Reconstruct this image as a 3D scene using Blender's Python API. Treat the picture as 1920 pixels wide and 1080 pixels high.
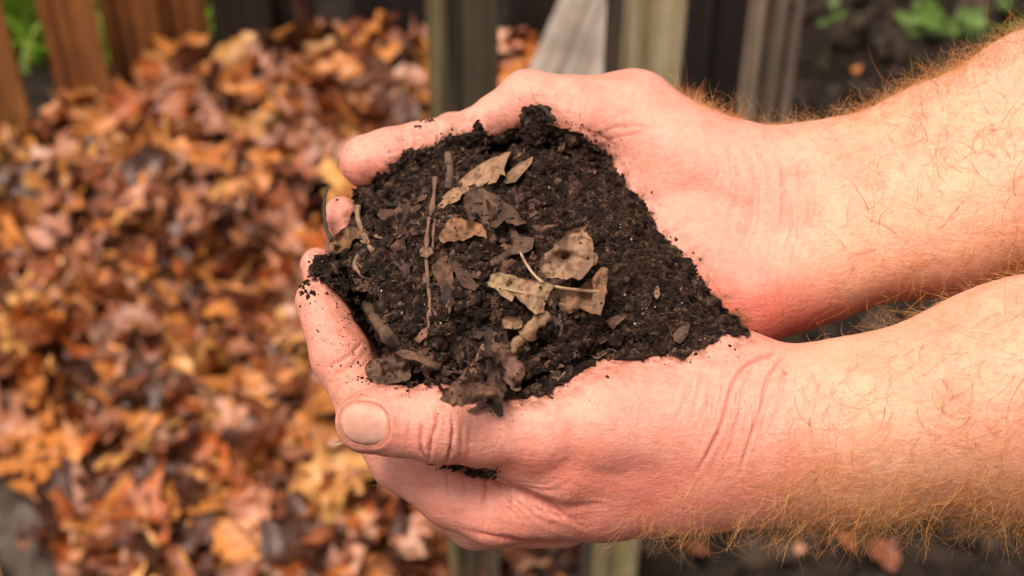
import bpy, bmesh, math, random
import numpy as np
from mathutils import Vector, Matrix, geometry
from mathutils import noise as mnoise

# ------------------------------------------------------------------ camera
S = bpy.context.scene
for o in list(bpy.data.objects): bpy.data.objects.remove(o)
rnd = random.Random(7); R = np.random.RandomState(11)
PITCH = math.radians(40); CAMZ = 1.6; LENS = 50.0; FPX = 1920*LENS/36.0; D0 = 452.0
cam = bpy.data.cameras.new('camera'); co = bpy.data.objects.new('camera', cam); S.collection.objects.link(co)
cam.lens = LENS; cam.sensor_width = 36; cam.clip_start = .02; cam.clip_end = 200
co.location = (0, 0, CAMZ); co.rotation_euler = (math.pi/2-PITCH, 0, 0)
cam.dof.use_dof = True; cam.dof.focus_distance = .438; cam.dof.aperture_fstop = 12.0
S.camera = co
S.render.resolution_x = 1024; S.render.resolution_y = 576

# ------------------------------------------------------------------ light
W = bpy.data.worlds.new("World"); S.world = W; W.use_nodes = True
SUN_EL, SUN_AZ = math.radians(70), math.radians(232)     # azimuth: direction the light comes from, measured from +Y clockwise
wn = W.node_tree.nodes; wl = W.node_tree.links
sky = wn.new('ShaderNodeTexSky'); sky.sky_type = 'NISHITA'; sky.sun_disc = False
sky.sun_elevation = SUN_EL; sky.sun_rotation = SUN_AZ
sky.air_density = 1.0; sky.dust_density = 5.0; sky.ozone_density = 0.6
hsv = wn.new('ShaderNodeHueSaturation'); hsv.inputs['Saturation'].default_value = .35
bg = wn['Background']; bg.inputs['Strength'].default_value = .115
warm = wn.new('ShaderNodeMix'); warm.data_type = 'RGBA'; warm.blend_type = 'MULTIPLY'; warm.inputs[0].default_value = 1; warm.inputs[7].default_value = (1, .93, .84, 1)
wl.new(sky.outputs[0], hsv.inputs['Color']); wl.new(hsv.outputs[0], warm.inputs[6]); wl.new(warm.outputs[2], bg.inputs['Color'])
sl = bpy.data.lights.new('sun', 'SUN'); sl.energy = 2.8; sl.angle = math.radians(24); sl.color = (1, .90, .80)
so = bpy.data.objects.new('sun', sl); S.collection.objects.link(so)
sdir = Vector((math.sin(SUN_AZ)*math.cos(SUN_EL), math.cos(SUN_AZ)*math.cos(SUN_EL), math.sin(SUN_EL)))
so.rotation_euler = sdir.to_track_quat('Z', 'Y').to_euler()
S.view_settings.view_transform = 'Standard'; S.view_settings.look = 'None'
S.view_settings.exposure = 0.36; S.view_settings.gamma = 1

# ------------------------------------------------------------------ helpers
c40, s40 = math.cos(PITCH), math.sin(PITCH)
CM = np.array([[1, 0, 0], [0, s40, -c40], [0, c40, s40]])      # columns: right, up, back
def cam2world(p):                                              # p in mm in camera space -> world metres
    return (np.asarray(p, float)/1000.0) @ CM.T + np.array([0, 0, CAMZ])
def PT(px, py, z=0.0):                                         # photo pixel + depth towards the camera (mm) -> camera space mm
    d = D0-z
    return np.array([(px-960)/FPX*d, (540-py)/FPX*d, -d])
def RAD(r, z): return r/FPX*(D0-z)
def PTW(px, py, z=0.0): return Vector(cam2world(PT(px, py, z)))
def ground_at(px, py, zw=0.0):
    d = np.array([(px-960)/FPX, (540-py)/FPX, -1.0]) @ CM.T
    t = (zw-CAMZ)/d[2]
    return np.array([d[0]*t, d[1]*t, zw])

def link(o, parent=None):
    S.collection.objects.link(o)
    if parent is not None: o.parent = parent
    return o
def np_mesh(name, V, F, mat, parent=None, smooth=True, cols=None, attrs=None):
    """V (n,3) world metres; F list of (m,3)/(m,4) arrays"""
    if not isinstance(F, list): F = [F]
    V = np.asarray(V, np.float32)
    me = bpy.data.meshes.new(name)
    nl = sum(f.size for f in F); nf = sum(len(f) for f in F)
    me.vertices.add(len(V)); me.vertices.foreach_set('co', V.ravel())
    me.loops.add(nl); me.loops.foreach_set('vertex_index', np.concatenate([f.ravel() for f in F]).astype(np.int32))
    me.polygons.add(nf)
    tot = np.concatenate([np.full(len(f), f.shape[1]) for f in F]); st = np.concatenate([[0], np.cumsum(tot)[:-1]])
    me.polygons.foreach_set('loop_start', st.astype(np.int32))
    try: me.polygons.foreach_set('loop_total', tot.astype(np.int32))
    except Exception: pass
    me.update(calc_edges=True)
    me.polygons.foreach_set('use_smooth', np.full(nf, bool(smooth)))
    if cols is not None:
        a = me.color_attributes.new('Col', 'FLOAT_COLOR', 'POINT')
        c4 = np.ones((len(V), 4), np.float32); c4[:, :3] = cols
        a.data.foreach_set('color', c4.ravel())
    if attrs:
        for k, v in attrs.items():
            a = me.attributes.new(k, 'FLOAT', 'POINT'); a.data.foreach_set('value', np.asarray(v, np.float32))
    me.materials.append(mat); me.update()
    o = bpy.data.objects.new(name, me)
    return link(o, parent)
def tag(o, label=None, cat=None, group=None, kind=None):
    if label: o['label'] = label
    if cat: o['category'] = cat
    if group: o['group'] = group
    if kind: o['kind'] = kind
    return o
def empty(name, loc=(0, 0, 0), rz=0):
    o = bpy.data.objects.new(name, None); o.location = loc; o.rotation_euler = (0, 0, rz); o.empty_display_size = .05
    return link(o)
def recentre(o, loc):
    """put a mesh object's origin at loc (world), keeping the shape where it is"""
    loc = Vector(loc); o.data.transform(Matrix.Translation(-loc)); o.location = loc
    return o

def hash3(i, j, k, seed=0):
    h = (i.astype(np.int64)*374761393 + j.astype(np.int64)*668265263 + k.astype(np.int64)*2147483647 + seed*974634777) & 0xffffffff
    h = ((h ^ (h >> 13))*1274126177) & 0xffffffff
    h = h ^ (h >> 16)
    return (h & 0xffffff)/float(0xffffff)
def vnoise(p, scale=1.0, seed=0):
    q = np.asarray(p, float)*scale; f0 = np.floor(q); f = q-f0; f = f*f*(3-2*f); i = f0.astype(np.int64)
    out = 0
    for a in (0, 1):
        wa = f[:, 0] if a else 1-f[:, 0]
        for b in (0, 1):
            wb = f[:, 1] if b else 1-f[:, 1]
            for c in (0, 1):
                wc = f[:, 2] if c else 1-f[:, 2]
                out = out+wa*wb*wc*hash3(i[:, 0]+a, i[:, 1]+b, i[:, 2]+c, seed)
    return out*2-1
def fbm(p, scale, octv=4, seed=0, gain=.5):
    o = 0; a = 1; s = scale
    for n in range(octv):
        o = o+a*vnoise(p, s, seed+n); a *= gain; s *= 2.03
    return o
def sstep(a, b, x):
    t = np.clip((np.asarray(x, float)-a)/(b-a), 0, 1); return t*t*(3-2*t)

# ------------------------------------------------------------------ materials
def material(name):
    m = bpy.data.materials.new(name); m.use_nodes = True
    nt = m.node_tree; b = nt.nodes['Principled BSDF']
    return m, nt.nodes, nt.links, b
def ramp(n, stops):
    r = n.new('ShaderNodeValToRGB'); e = r.color_ramp.elements
    e[0].position = stops[0][0]; e[0].color = (*stops[0][1], 1); e[1].position = stops[-1][0]; e[1].color = (*stops[-1][1], 1)
    for p, c in stops[1:-1]:
        x = e.new(p); x.color = (*c, 1)
    return r
def noise_node(n, l, scale, detail=6, rough=.6, vec=None, dist=0):
    t = n.new('ShaderNodeTexNoise'); t.inputs['Scale'].default_value = scale; t.inputs['Detail'].default_value = detail
    t.inputs['Roughness'].default_value = rough; t.inputs['Distortion'].default_value = dist
    if vec is not None: l.new(vec, t.inputs['Vector'])
    return t
def mixc(n, l, a, b, fac, mode='MIX'):
    m = n.new('ShaderNodeMix'); m.data_type = 'RGBA'; m.blend_type = mode
    for s, v in ((m.inputs[0], fac), (m.inputs[6], a), (m.inputs[7], b)):
        if isinstance(v, (int, float)): s.default_value = v
        elif isinstance(v, tuple): s.default_value = (*v, 1)
        else: l.new(v, s)
    return m.outputs[2]
def math_node(n, l, op, a, b=None):
    m = n.new('ShaderNodeMath'); m.operation = op
    for s, v in zip(m.inputs, (a, b)):
        if v is None: continue
        if isinstance(v, (int, float)): s.default_value = v
        else: l.new(v, s)
    return m.outputs[0]
def bump(n, l, b, h, strength, dist, prev=None):
    x = n.new('ShaderNodeBump'); x.inputs['Strength'].default_value = strength; x.inputs['Distance'].default_value = dist
    l.new(h, x.inputs['Height'])
    if prev is not None: l.new(prev, x.inputs['Normal'])
    l.new(x.outputs[0], b.inputs['Normal']); return x.outputs[0]
def attr(n, name):
    a = n.new('ShaderNodeAttribute'); a.attribute_name = name; return a

def mat_skin():
    m, n, l, b = material('skin')
    tc = n.new('ShaderNodeTexCoord'); v = tc.outputs['Object']
    col = attr(n, 'Col').outputs['Color']
    n1 = noise_node(n, l, 55, 4, .6, v)
    r1 = ramp(n, [(.34, (.95, .79, .75)), (.5, (1, .97, .95)), (.66, (1.0, .88, .83))]); l.new(n1.outputs[0], r1.inputs[0])
    c = mixc(n, l, col, r1.outputs[0], .8, 'MULTIPLY')
    n2 = noise_node(n, l, 420, 3, .6, v)
    r2 = ramp(n, [(.38, (.90, .72, .68)), (.56, (1, 1, 1))]); l.new(n2.outputs[0], r2.inputs[0])
    c = mixc(n, l, c, r2.outputs[0], .4, 'MULTIPLY')
    l.new(c, b.inputs['Base Color'])
    b.inputs['Roughness'].default_value = .44
    b.inputs['Specular IOR Level'].default_value = .5
    b.inputs['Subsurface Weight'].default_value = .18
    b.inputs['Subsurface Radius'].default_value = (1.0, .32, .18)
    b.inputs['Subsurface Scale'].default_value = .0035
    # skin relief: fine cells and crease lines
    vo = n.new('ShaderNodeTexVoronoi'); vo.feature = 'DISTANCE_TO_EDGE'; vo.inputs['Scale'].default_value = 1100; l.new(v, vo.inputs['Vector'])
    rr = math_node(n, l, 'MINIMUM', vo.outputs[0], .12)
    p = bump(n, l, b, rr, .6, .0008)
    n3 = noise_node(n, l, 700, 5, .7, v)
    p = bump(n, l, b, n3.outputs[0], .5, .0007, p)
    mq = n.new('ShaderNodeMapping'); mq.inputs['Scale'].default_value = (160, 480, 480); mq.inputs['Rotation'].default_value = (0, .5, .3); l.new(v, mq.inputs['Vector'])
    n5 = noise_node(n, l, 1, 4, .65, mq.outputs[0], .5)
    p = bump(n, l, b, n5.outputs[0], .35, .0011, p)
    mp = n.new('ShaderNodeMapping'); mp.inputs['Scale'].default_value = (520, 90, 90); l.new(v, mp.inputs['Vector'])
    n4 = noise_node(n, l, 1, 4, .6, mp.outputs[0], .6)
    fw = attr(n, 'fine').outputs['Fac']
    h4 = math_node(n, l, 'MULTIPLY', n4.outputs[0], fw)
    p = bump(n, l, b, h4, .75, .0011, p)
    return m
def mat_nail():
    m, n, l, b = material('nail')
    tc = n.new('ShaderNodeTexCoord')
    mp = n.new('ShaderNodeMapping'); mp.inputs['Scale'].default_value = (60, 700, 300); l.new(tc.outputs['Object'], mp.inputs['Vector'])
    n1 = noise_node(n, l, 1, 3, .6, mp.outputs[0])
    n2 = noise_node(n, l, 130, 3, .6, tc.outputs['Object'])
    r = ramp(n, [(.35, (.50, .24, .17)), (.65, (.62, .33, .25))]); l.new(n2.outputs[0], r.inputs[0])
    col = attr(n, 'Col').outputs['Color']
    l.new(mixc(n, l, r.outputs[0], col, 1.0, 'MULTIPLY'), b.inputs['Base Color'])
    b.inputs['Roughness'].default_value = .52; b.inputs['Subsurface Weight'].default_value = .2; b.inputs['Specular IOR Level'].default_value = .3
    b.inputs['Subsurface Scale'].default_value = .002
    bump(n, l, b, n1.outputs[0], .2, .0003)
    return m
def mat_hair():
    m, n, l, b = material('hair')
    l.new(attr(n, 'Col').outputs['Color'], b.inputs['Base Color']); b.inputs['Roughness'].default_value = .4
    return m
def mat_soil(name, stops, sc=300, scb=2600, rough=.85):
    m, n, l, b = material(name)
    tc = n.new('ShaderNodeTexCoord'); v = tc.outputs['Object']
    n1 = noise_node(n, l, sc, 6, .7, v)
    r = ramp(n, stops); l.new(n1.outputs[0], r.inputs[0])
    l.new(r.outputs[0], b.inputs['Base Color'])
    b.inputs['Roughness'].default_value = rough
    b.inputs['Specular IOR Level'].default_value = .18
    n2 = noise_node(n, l, scb, 4, .7, v)
    bump(n, l, b, n2.outputs[0], .8, 1.2/scb)
    return m
def mat_col(name, sc, scb, rough=.6, bumpd=.0005, spec=.4, mott=.5, trans=0):
    """surface coloured by the mesh's own colour attribute, mottled"""
    m, n, l, b = material(name)
    tc = n.new('ShaderNodeTexCoord'); v = tc.outputs['Object']
    n1 = noise_node(n, l, sc, 6, .65, v)
    r = ramp(n, [(.3, (.42, .34, .28)), (.5, (.95, .93, .9)), (.7, (1.2, 1.18, 1.1))]); l.new(n1.outputs[0], r.inputs[0])
    c = mixc(n, l, attr(n, 'Col').outputs['Color'], r.outputs[0], mott, 'MULTIPLY')
    l.new(c, b.inputs['Base Color']); b.inputs['Roughness'].default_value = rough
    b.inputs['Specular IOR Level'].default_value = spec
    n2 = noise_node(n, l, scb, 5, .7, v)
    bump(n, l, b, n2.outputs[0], .7, bumpd)
    return m
def mat_wood(name, dark, mid, light, moss=None, mossamt=.5):
    m, n, l, b = material(name)
    tc = n.new('ShaderNodeTexCoord'); v = tc.outputs['Object']
    mp = n.new('ShaderNodeMapping'); mp.inputs['Scale'].default_value = (60, 60, 2.2); l.new(v, mp.inputs['Vector'])
    n1 = noise_node(n, l, 1, 8, .65, mp.outputs[0], .4)
    r = ramp(n, [(.3, dark), (.5, mid), (.72, light)]); l.new(n1.outputs[0], r.inputs[0]); c = r.outputs[0]
    n0 = noise_node(n, l, 6, 4, .6, v)
    r0 = ramp(n, [(.35, (.5, .47, .43)), (.65, (1.15, 1.15, 1.15))]); l.new(n0.outputs[0], r0.inputs[0])
    c = mixc(n, l, c, r0.outputs[0], .8, 'MULTIPLY')
    ms = n.new('ShaderNodeMapping'); ms.inputs['Scale'].default_value = (38, 38, 1.1); l.new(v, ms.inputs['Vector'])
    ns = noise_node(n, l, 1, 3, .5, ms.outputs[0], 1.2)
    rs = ramp(n, [(.36, (.22, .17, .12)), (.44, (.85, .82, .78)), (.6, (1.05, 1.05, 1.05))]); l.new(ns.outputs[0], rs.inputs[0])
    c = mixc(n, l, c, rs.outputs[0], .9, 'MULTIPLY')
    if moss:
        mp2 = n.new('ShaderNodeMapping'); mp2.inputs['Scale'].default_value = (22, 22, 3.0); l.new(v, mp2.inputs['Vector'])
        n2 = noise_node(n, l, 1, 6, .7, mp2.outputs[0])
        r2 = ramp(n, [(.62-.3*mossamt, (0, 0, 0)), (.75-.15*mossamt, (1, 1, 1))]); l.new(n2.outputs[0], r2.inputs[0])
        c = mixc(n, l, c, moss, r2.outputs[0])
    l.new(c, b.inputs['Base Color']); b.inputs['Roughness'].default_value = .8
    bump(n, l, b, n1.outputs[0], .6, .003)
    return m
M_SKIN = mat_skin(); M_NAIL = mat_nail(); M_HAIR = mat_hair()
M_SOIL = mat_soil('compost', [(.34, (.005, .0026, .0018)), (.5, (.022, .011, .007)), (.57, (.056, .03, .018)), (.68, (.16, .094, .058))])
M_EARTH = mat_soil('dark_earth', [(.3, (.006, .0045, .0035)), (.5, (.020, .013, .009)), (.72, (.068, .044, .030))], 25, 200)
M_CLOD = mat_soil('soil_clod', [(.3, (.008, .006, .005)), (.48, (.032, .021, .014)), (.66, (.12, .078, .054))], 14, 300, .6)
M_PATH = mat_soil('grey_path', [(.3, (.045, .032, .024)), (.5, (.10, .075, .058)), (.72, (.19, .145, .115))], 40, 400)
M_DRY = mat_col('dry_leaf', 420, 1100, .65, .0011, .35, .85)
M_TWIG = mat_col('twig_bark', 500, 1800, .75, .0005, .3, .6)
M_LEAF = mat_col('fallen_leaf', 35, 260, .34, .0014, .55, .7)
M_GREEN = mat_col('green_leaf', 30, 200, .5, .001, .5, .3)

# ================================================================== THE HANDS (signed distance field)
def cone(a, b):
    """a, b: (px, py, z, r_px) with optional depth squash"""
    pa, pb = PT(*a[:3]), PT(*b[:3])
    return (pa, pb, RAD(a[3], a[2]), RAD(b[3], b[2]))
def chain(*pts): return [cone(pts[i], pts[i+1]) for i in range(len(pts)-1)]
def sd_cone(P, c):
    a, b, ra, rb = c
    ab = b-a; L2 = float(ab@ab)
    pa = P-a.astype(P.dtype)
    t = np.clip((pa@ab.astype(P.dtype))/L2, 0, 1)
    d = pa-t[:, None]*ab.astype(P.dtype)
    ts = t
    return np.sqrt(np.einsum('ij,ij->i', d, d))-(ra+(rb-ra)*ts).astype(P.dtype)
def smin(a, b, k):
    h = np.maximum(k-np.abs(a-b), 0)/k
    return np.minimum(a, b)-h*h*k*.25
def sd_list(P, L, k):
    d = None
    for c in L:
        e = sd_cone(P, c); d = e if d is None else smin(d, e, k)
    return d

# near hand: (palm + forearm), then each digit
N_PALM = (chain((1010, 815, 24, 74), (1120, 795, 22, 92), (1270, 790, 16, 104), (1420, 800, 14, 120), (1560, 792, 16, 136), (1920, 742, 22, 205), (2500, 640, 30, 260), (3100, 540, 36, 250))
          + chain((1050, 800, 12, 84), (1180, 768, 8, 102), (1290, 774, 8, 104))
          + chain((985, 945, 14, 66), (1130, 900, 8, 100), (1290, 870, 6, 116), (1450, 838, 6, 130), (1600, 832, 8, 138), (1920, 770, 12, 185), (2500, 670, 20, 240))
          + chain((1010, 780, -26, 90), (1200, 770, -22, 100), (1340, 700, 2, 74), (1420, 760, 4, 90))
          + chain((1334, 698, 14, 70), (1385, 712, 14, 66)))
N_THUMB = chain((690, 790, 38, 61), (745, 790, 38, 63), (822, 793, 38, 73), (905, 806, 34, 68), (1010, 812, 28, 80), (1120, 800, 22, 90))
N_THUMB += chain((930, 828, 26, 68), (1060, 858, 20, 92), (1180, 858, 14, 104), (1300, 850, 8, 108))
N_INDEX = chain((598, 566, -6, 45), (640, 668, 0, 55), (690, 770, 4, 54), (752, 862, 5, 56), (850, 925, 8, 62), (930, 955, 10, 68), (1050, 920, 12, 86))
N_MIDDLE = chain((596, 497, -28, 33), (632, 600, -26, 48), (690, 740, -22, 50), (760, 870, -14, 52), (895, 968, -6, 60), (1050, 950, -6, 78))
N_RING = chain((700, 520, -50, 40), (720, 660, -46, 46), (800, 850, -34, 50), (930, 930, -24, 60), (1060, 930, -20, 70))
# far hand
F_PALM = (chain((1100, 225, -58, 64), (1185, 222, -60, 78), (1300, 330, -56, 112), (1440, 372, -50, 118), (1560, 352, -48, 112), (1760, 300, -46, 130), (1960, 218, -44, 152), (2500, 60, -34, 205), (3100, -100, -26, 220))
          + chain((1180, 420, -62, 100), (1300, 500, -44, 100), (1400, 552, -30, 86), (1500, 495, -40, 108), (1760, 405, -38, 138), (1960, 340, -36, 158), (2500, 190, -30, 200))
          + chain((1060, 420, -80, 90), (1240, 400, -72, 110), (1430, 440, -60, 110)))
F_THUMB = chain((688, 303, -50, 51), (735, 292, -51, 51), (785, 276, -52, 45), (830, 264, -54, 40), (885, 245, -56, 37), (935, 218, -57, 42), (990, 190, -58, 57), (1085, 212, -58, 68), (1180, 222, -60, 78))
F_INDEX = chain((760, 300, -80, 40), (850, 258, -80, 45), (950, 248, -84, 48), (1100, 330, -84, 60))
F_MIDDLE = chain((640, 400, -44, 32), (668, 440, -48, 40), (760, 470, -72, 50), (950, 440, -88, 60), (1100, 420, -86, 70))
F_RING = chain((660, 500, -56, 38), (780, 590, -70, 48), (960, 590, -80, 60), (1150, 500, -80, 70))

NEAR = [(N_PALM, 12, 0)]+[(L, 3.0, k) for L, k in ((N_RING, 2), (N_MIDDLE, 3), (N_INDEX, 3.0), (N_THUMB, 1.4))]
FAR = [(F_PALM, 12, 0)]+[(L, 3.0, k) for L, k in ((F_RING, 2), (F_MIDDLE, 2), (F_INDEX, 2), (F_THUMB, 3.0))]
def sd_hand(P, groups, cen, rb, U):
    out = None
    for L, ki, k in groups:
        sel = [c for c in L if float(sd_cone(cen, c)[0])-rb < U+14]
        if not sel: continue
        d = sd_list(P, sel, ki); out = d if out is None else (smin(out, d, k) if k else np.minimum(out, d))
    return np.full(len(P), 99, np.float32) if out is None else out
def sdf_chunks(P, which=0, cs=6000):
    """distance to the skin (mm, camera space); which: 0 both hands, 1 near hand, 2 far hand"""
    P = np.asarray(P, np.float32); out = np.empty(len(P), np.float32)
    for i in range(0, len(P), cs):
        Q_ = P[i:i+cs]; lo_, hi_ = Q_.min(0), Q_.max(0); cen = ((lo_+hi_)/2)[None]; rb = float(np.linalg.norm(hi_-lo_))/2
        gs = NEAR+FAR if which == 0 else (NEAR if which == 1 else FAR)
        U = min(float(sd_cone(cen, c)[0]) for g in gs for c in g[0])+rb
        if which == 0: out[i:i+cs] = smin(sd_hand(Q_, NEAR, cen, rb, U), sd_hand(Q_, FAR, cen, rb, U), .8)
        else: out[i:i+cs] = sd_hand(Q_, gs, cen, rb, U)
        out[i:i+cs] = np.maximum(out[i:i+cs], Q_[:, 0]-431)      # both forearms end at the elbows, outside the frame
    return out
def surface_nets(lo, hi, h):
    n = [int(math.ceil((hi[i]-lo[i])/h))+1 for i in range(3)]
    # coarse pass: find blocks that may hold the surface
    B = 8; nb = [int(math.ceil(x/B)) for x in n]
    bc = np.stack(np.meshgrid(*[np.arange(q) for q in nb], indexing='ij'), -1).reshape(-1, 3)
    cen = np.array(lo)+(bc*B+B/2)*h
    dc = sdf_chunks(cen)
    near = np.abs(dc) < B*h*.87*1.35+2
    G = np.where(dc > 0, 50, -50).astype(np.float32).reshape(nb).repeat(B, 0).repeat(B, 1).repeat(B, 2)
    off = np.stack(np.meshgrid(*[np.arange(B)]*3, indexing='ij'), -1).reshape(-1, 3)
    idx = (bc[near][:, None, :]*B+off[None]).reshape(-1, 3)
    G[idx[:, 0], idx[:, 1], idx[:, 2]] = sdf_chunks(np.array(lo)+idx*h)
    neg = G < 0
    # cells with a sign change
    c8 = [neg[dx:G.shape[0]-1+dx, dy:G.shape[1]-1+dy, dz:G.shape[2]-1+dz] for dx in (0, 1) for dy in (0, 1) for dz in (0, 1)]
    s = sum(c.astype(np.int8) for c in c8); act = (s > 0) & (s < 8)
    ci = np.argwhere(act); vid = np.full(act.shape, -1, np.int32); vid[act] = np.arange(len(ci))
    acc = np.zeros((len(ci), 3)); cnt = np.zeros(len(ci))
    corners = [(a, b, c) for a in (0, 1) for b in (0, 1) for c in (0, 1)]
    for a in corners:
        for ax in range(3):
            if a[ax]: continue
            b = list(a); b[ax] = 1
            ga = G[ci[:, 0]+a[0], ci[:, 1]+a[1], ci[:, 2]+a[2]]; gb = G[ci[:, 0]+b[0], ci[:, 1]+b[1], ci[:, 2]+b[2]]
            x = (ga < 0) != (gb < 0); t = np.where(x, ga/np.where(x, ga-gb, 1), 0)
            p = np.tile(np.array(a, float), (len(ci), 1)); p[:, ax] = t
            acc += p*x[:, None]; cnt += x
    V = np.array(lo)+(ci+acc/cnt[:, None])*h
    F = []
    for ax in range(3):
        u, w = (ax+1) % 3, (ax+2) % 3
        A = [slice(None)]*3; Bs = [slice(None)]*3; A[ax] = slice(0, -1); Bs[ax] = slice(1, None)
        e0, e1 = neg[tuple(A)], neg[tuple(Bs)]
        for flip, m in ((False, e0 & ~e1), (True, ~e0 & e1)):
            e = np.argwhere(m); e = e[(e[:, u] > 0) & (e[:, w] > 0) & (e[:, u] < G.shape[u]-1) & (e[:, w] < G.shape[w]-1)]
            q = []
            for du, dw in ((0, 0), (-1, 0), (-1, -1), (0, -1)):
                x = e.copy(); x[:, u] += du; x[:, w] += dw; q.append(vid[x[:, 0], x[:, 1], x[:, 2]])
            q = np.stack(q, 1)
            F.append(q if flip is False else q[:, ::-1])
    F = np.concatenate(F); F = F[(F >= 0).all(1)]
    return V, F
def sub_quads(V, F):
    n = len(V); E = np.concatenate([F[:, [0, 1]], F[:, [1, 2]], F[:, [2, 3]], F[:, [3, 0]]]); E.sort(axis=1)
    u, inv = np.unique(E[:, 0].astype(np.int64)*n+E[:, 1], return_inverse=True)
    a, b = u//n, u % n
    V2 = np.concatenate([V, (V[a]+V[b])/2, V[F].mean(1)])
    m = len(F); e = [n+inv[i*m:(i+1)*m] for i in range(4)]; c = n+len(u)+np.arange(m)
    F2 = np.concatenate([np.stack([F[:, i], e[i], c, e[(i+3) % 4]], 1) for i in range(4)])
    return V2, F2
def gradient(P, e=.3):
    K = np.array([[1, -1, -1], [-1, -1, 1], [-1, 1, -1], [1, 1, 1]], float)
    g = sum(k[None]*sdf_chunks(P+k*e)[:, None] for k in K)
    return g/np.maximum(np.linalg.norm(g, axis=1, keepdims=True), 1e-6)
def mesh_normals(V, F):
    n = np.cross(V[F[:, 2]]-V[F[:, 0]], V[F[:, 3]]-V[F[:, 1]]); N_ = np.zeros_like(V)
    for i in range(4):
        for c in range(3): N_[:, c] += np.bincount(F[:, i], n[:, c], len(V))
    return N_/np.maximum(np.linalg.norm(N_, axis=1, keepdims=True), 1e-9)
def to_px(P):
    d = -P[:, 2]; return np.stack([P[:, 0]/d*FPX+960, 540-P[:, 1]/d*FPX], 1)
def poly_dist(Q, L, reach=None):
    """distance in px from Q (n,2) to a polyline, and parameter 0..1 along it"""
    L = np.array(L, float)[:, :2]
    if reach is not None:
        ok = ((Q > L.min(0)-reach) & (Q < L.max(0)+reach)).all(1); best = np.full(len(Q), 1e9); par = np.zeros(len(Q))
        if ok.any(): best[ok], par[ok] = poly_dist(Q[ok], L)
        return best, par
    best = np.full(len(Q), 1e9); par = np.zeros(len(Q)); ns = len(L)-1
    for i in range(ns):
        a, b = L[i], L[i+1]; ab = b-a; t = np.clip(((Q-a)@ab)/max(ab@ab, 1e-9), 0, 1)
        d = np.hypot(Q[:, 0]-a[0]-t*ab[0], Q[:, 1]-a[1]-t*ab[1]); m = d < best; best[m] = d[m]; par[m] = (i+t[m])/ns
    return best, par
def smooth_line(L, n=6):
    L = [np.array(p, float) for p in L]; P = [2*L[0]-L[1]]+L+[2*L[-1]-L[-2]]; out = []
    for i in range(1, len(P)-2):
        for k in range(n):
            t = k/n; a, b, c, d = P[i-1:i+3]
            out.append(.5*((2*b)+(-a+c)*t+(2*a-5*b+4*c-d)*t*t+(-a+3*b-3*c+d)*t**3))
    out.append(P[-2]); return out

lo = (PT(3100, 0, -30)[0]*0-75, -118, -545); hi = (330, 140, -395)
lo = (-78, -105, -560); hi = (440, 125, -385)
HV, HF = surface_nets(lo, hi, .95)
HV, HF = sub_quads(HV, HF)
HN = mesh_normals(HV, HF)
for _ in range(2): HV = HV-HN*np.clip(sdf_chunks(HV), -.6, .6)[:, None]
HN = mesh_normals(HV, HF)
if (np.einsum('ij,ij->i', HN[:2000], gradient(HV[:2000]))).mean() < 0: HN = -HN; HF = HF[:, ::-1]
dn, df = sdf_chunks(HV, 1), sdf_chunks(HV, 2); isnear = dn < df
Q = to_px(HV)
facing = np.einsum('ij,ij->i', HN, -HV/np.linalg.norm(HV, axis=1, keepdims=True))
front = sstep(-.05, .3, facing)
disp = np.zeros(len(HV)); crease = np.zeros(len(HV))
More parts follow.
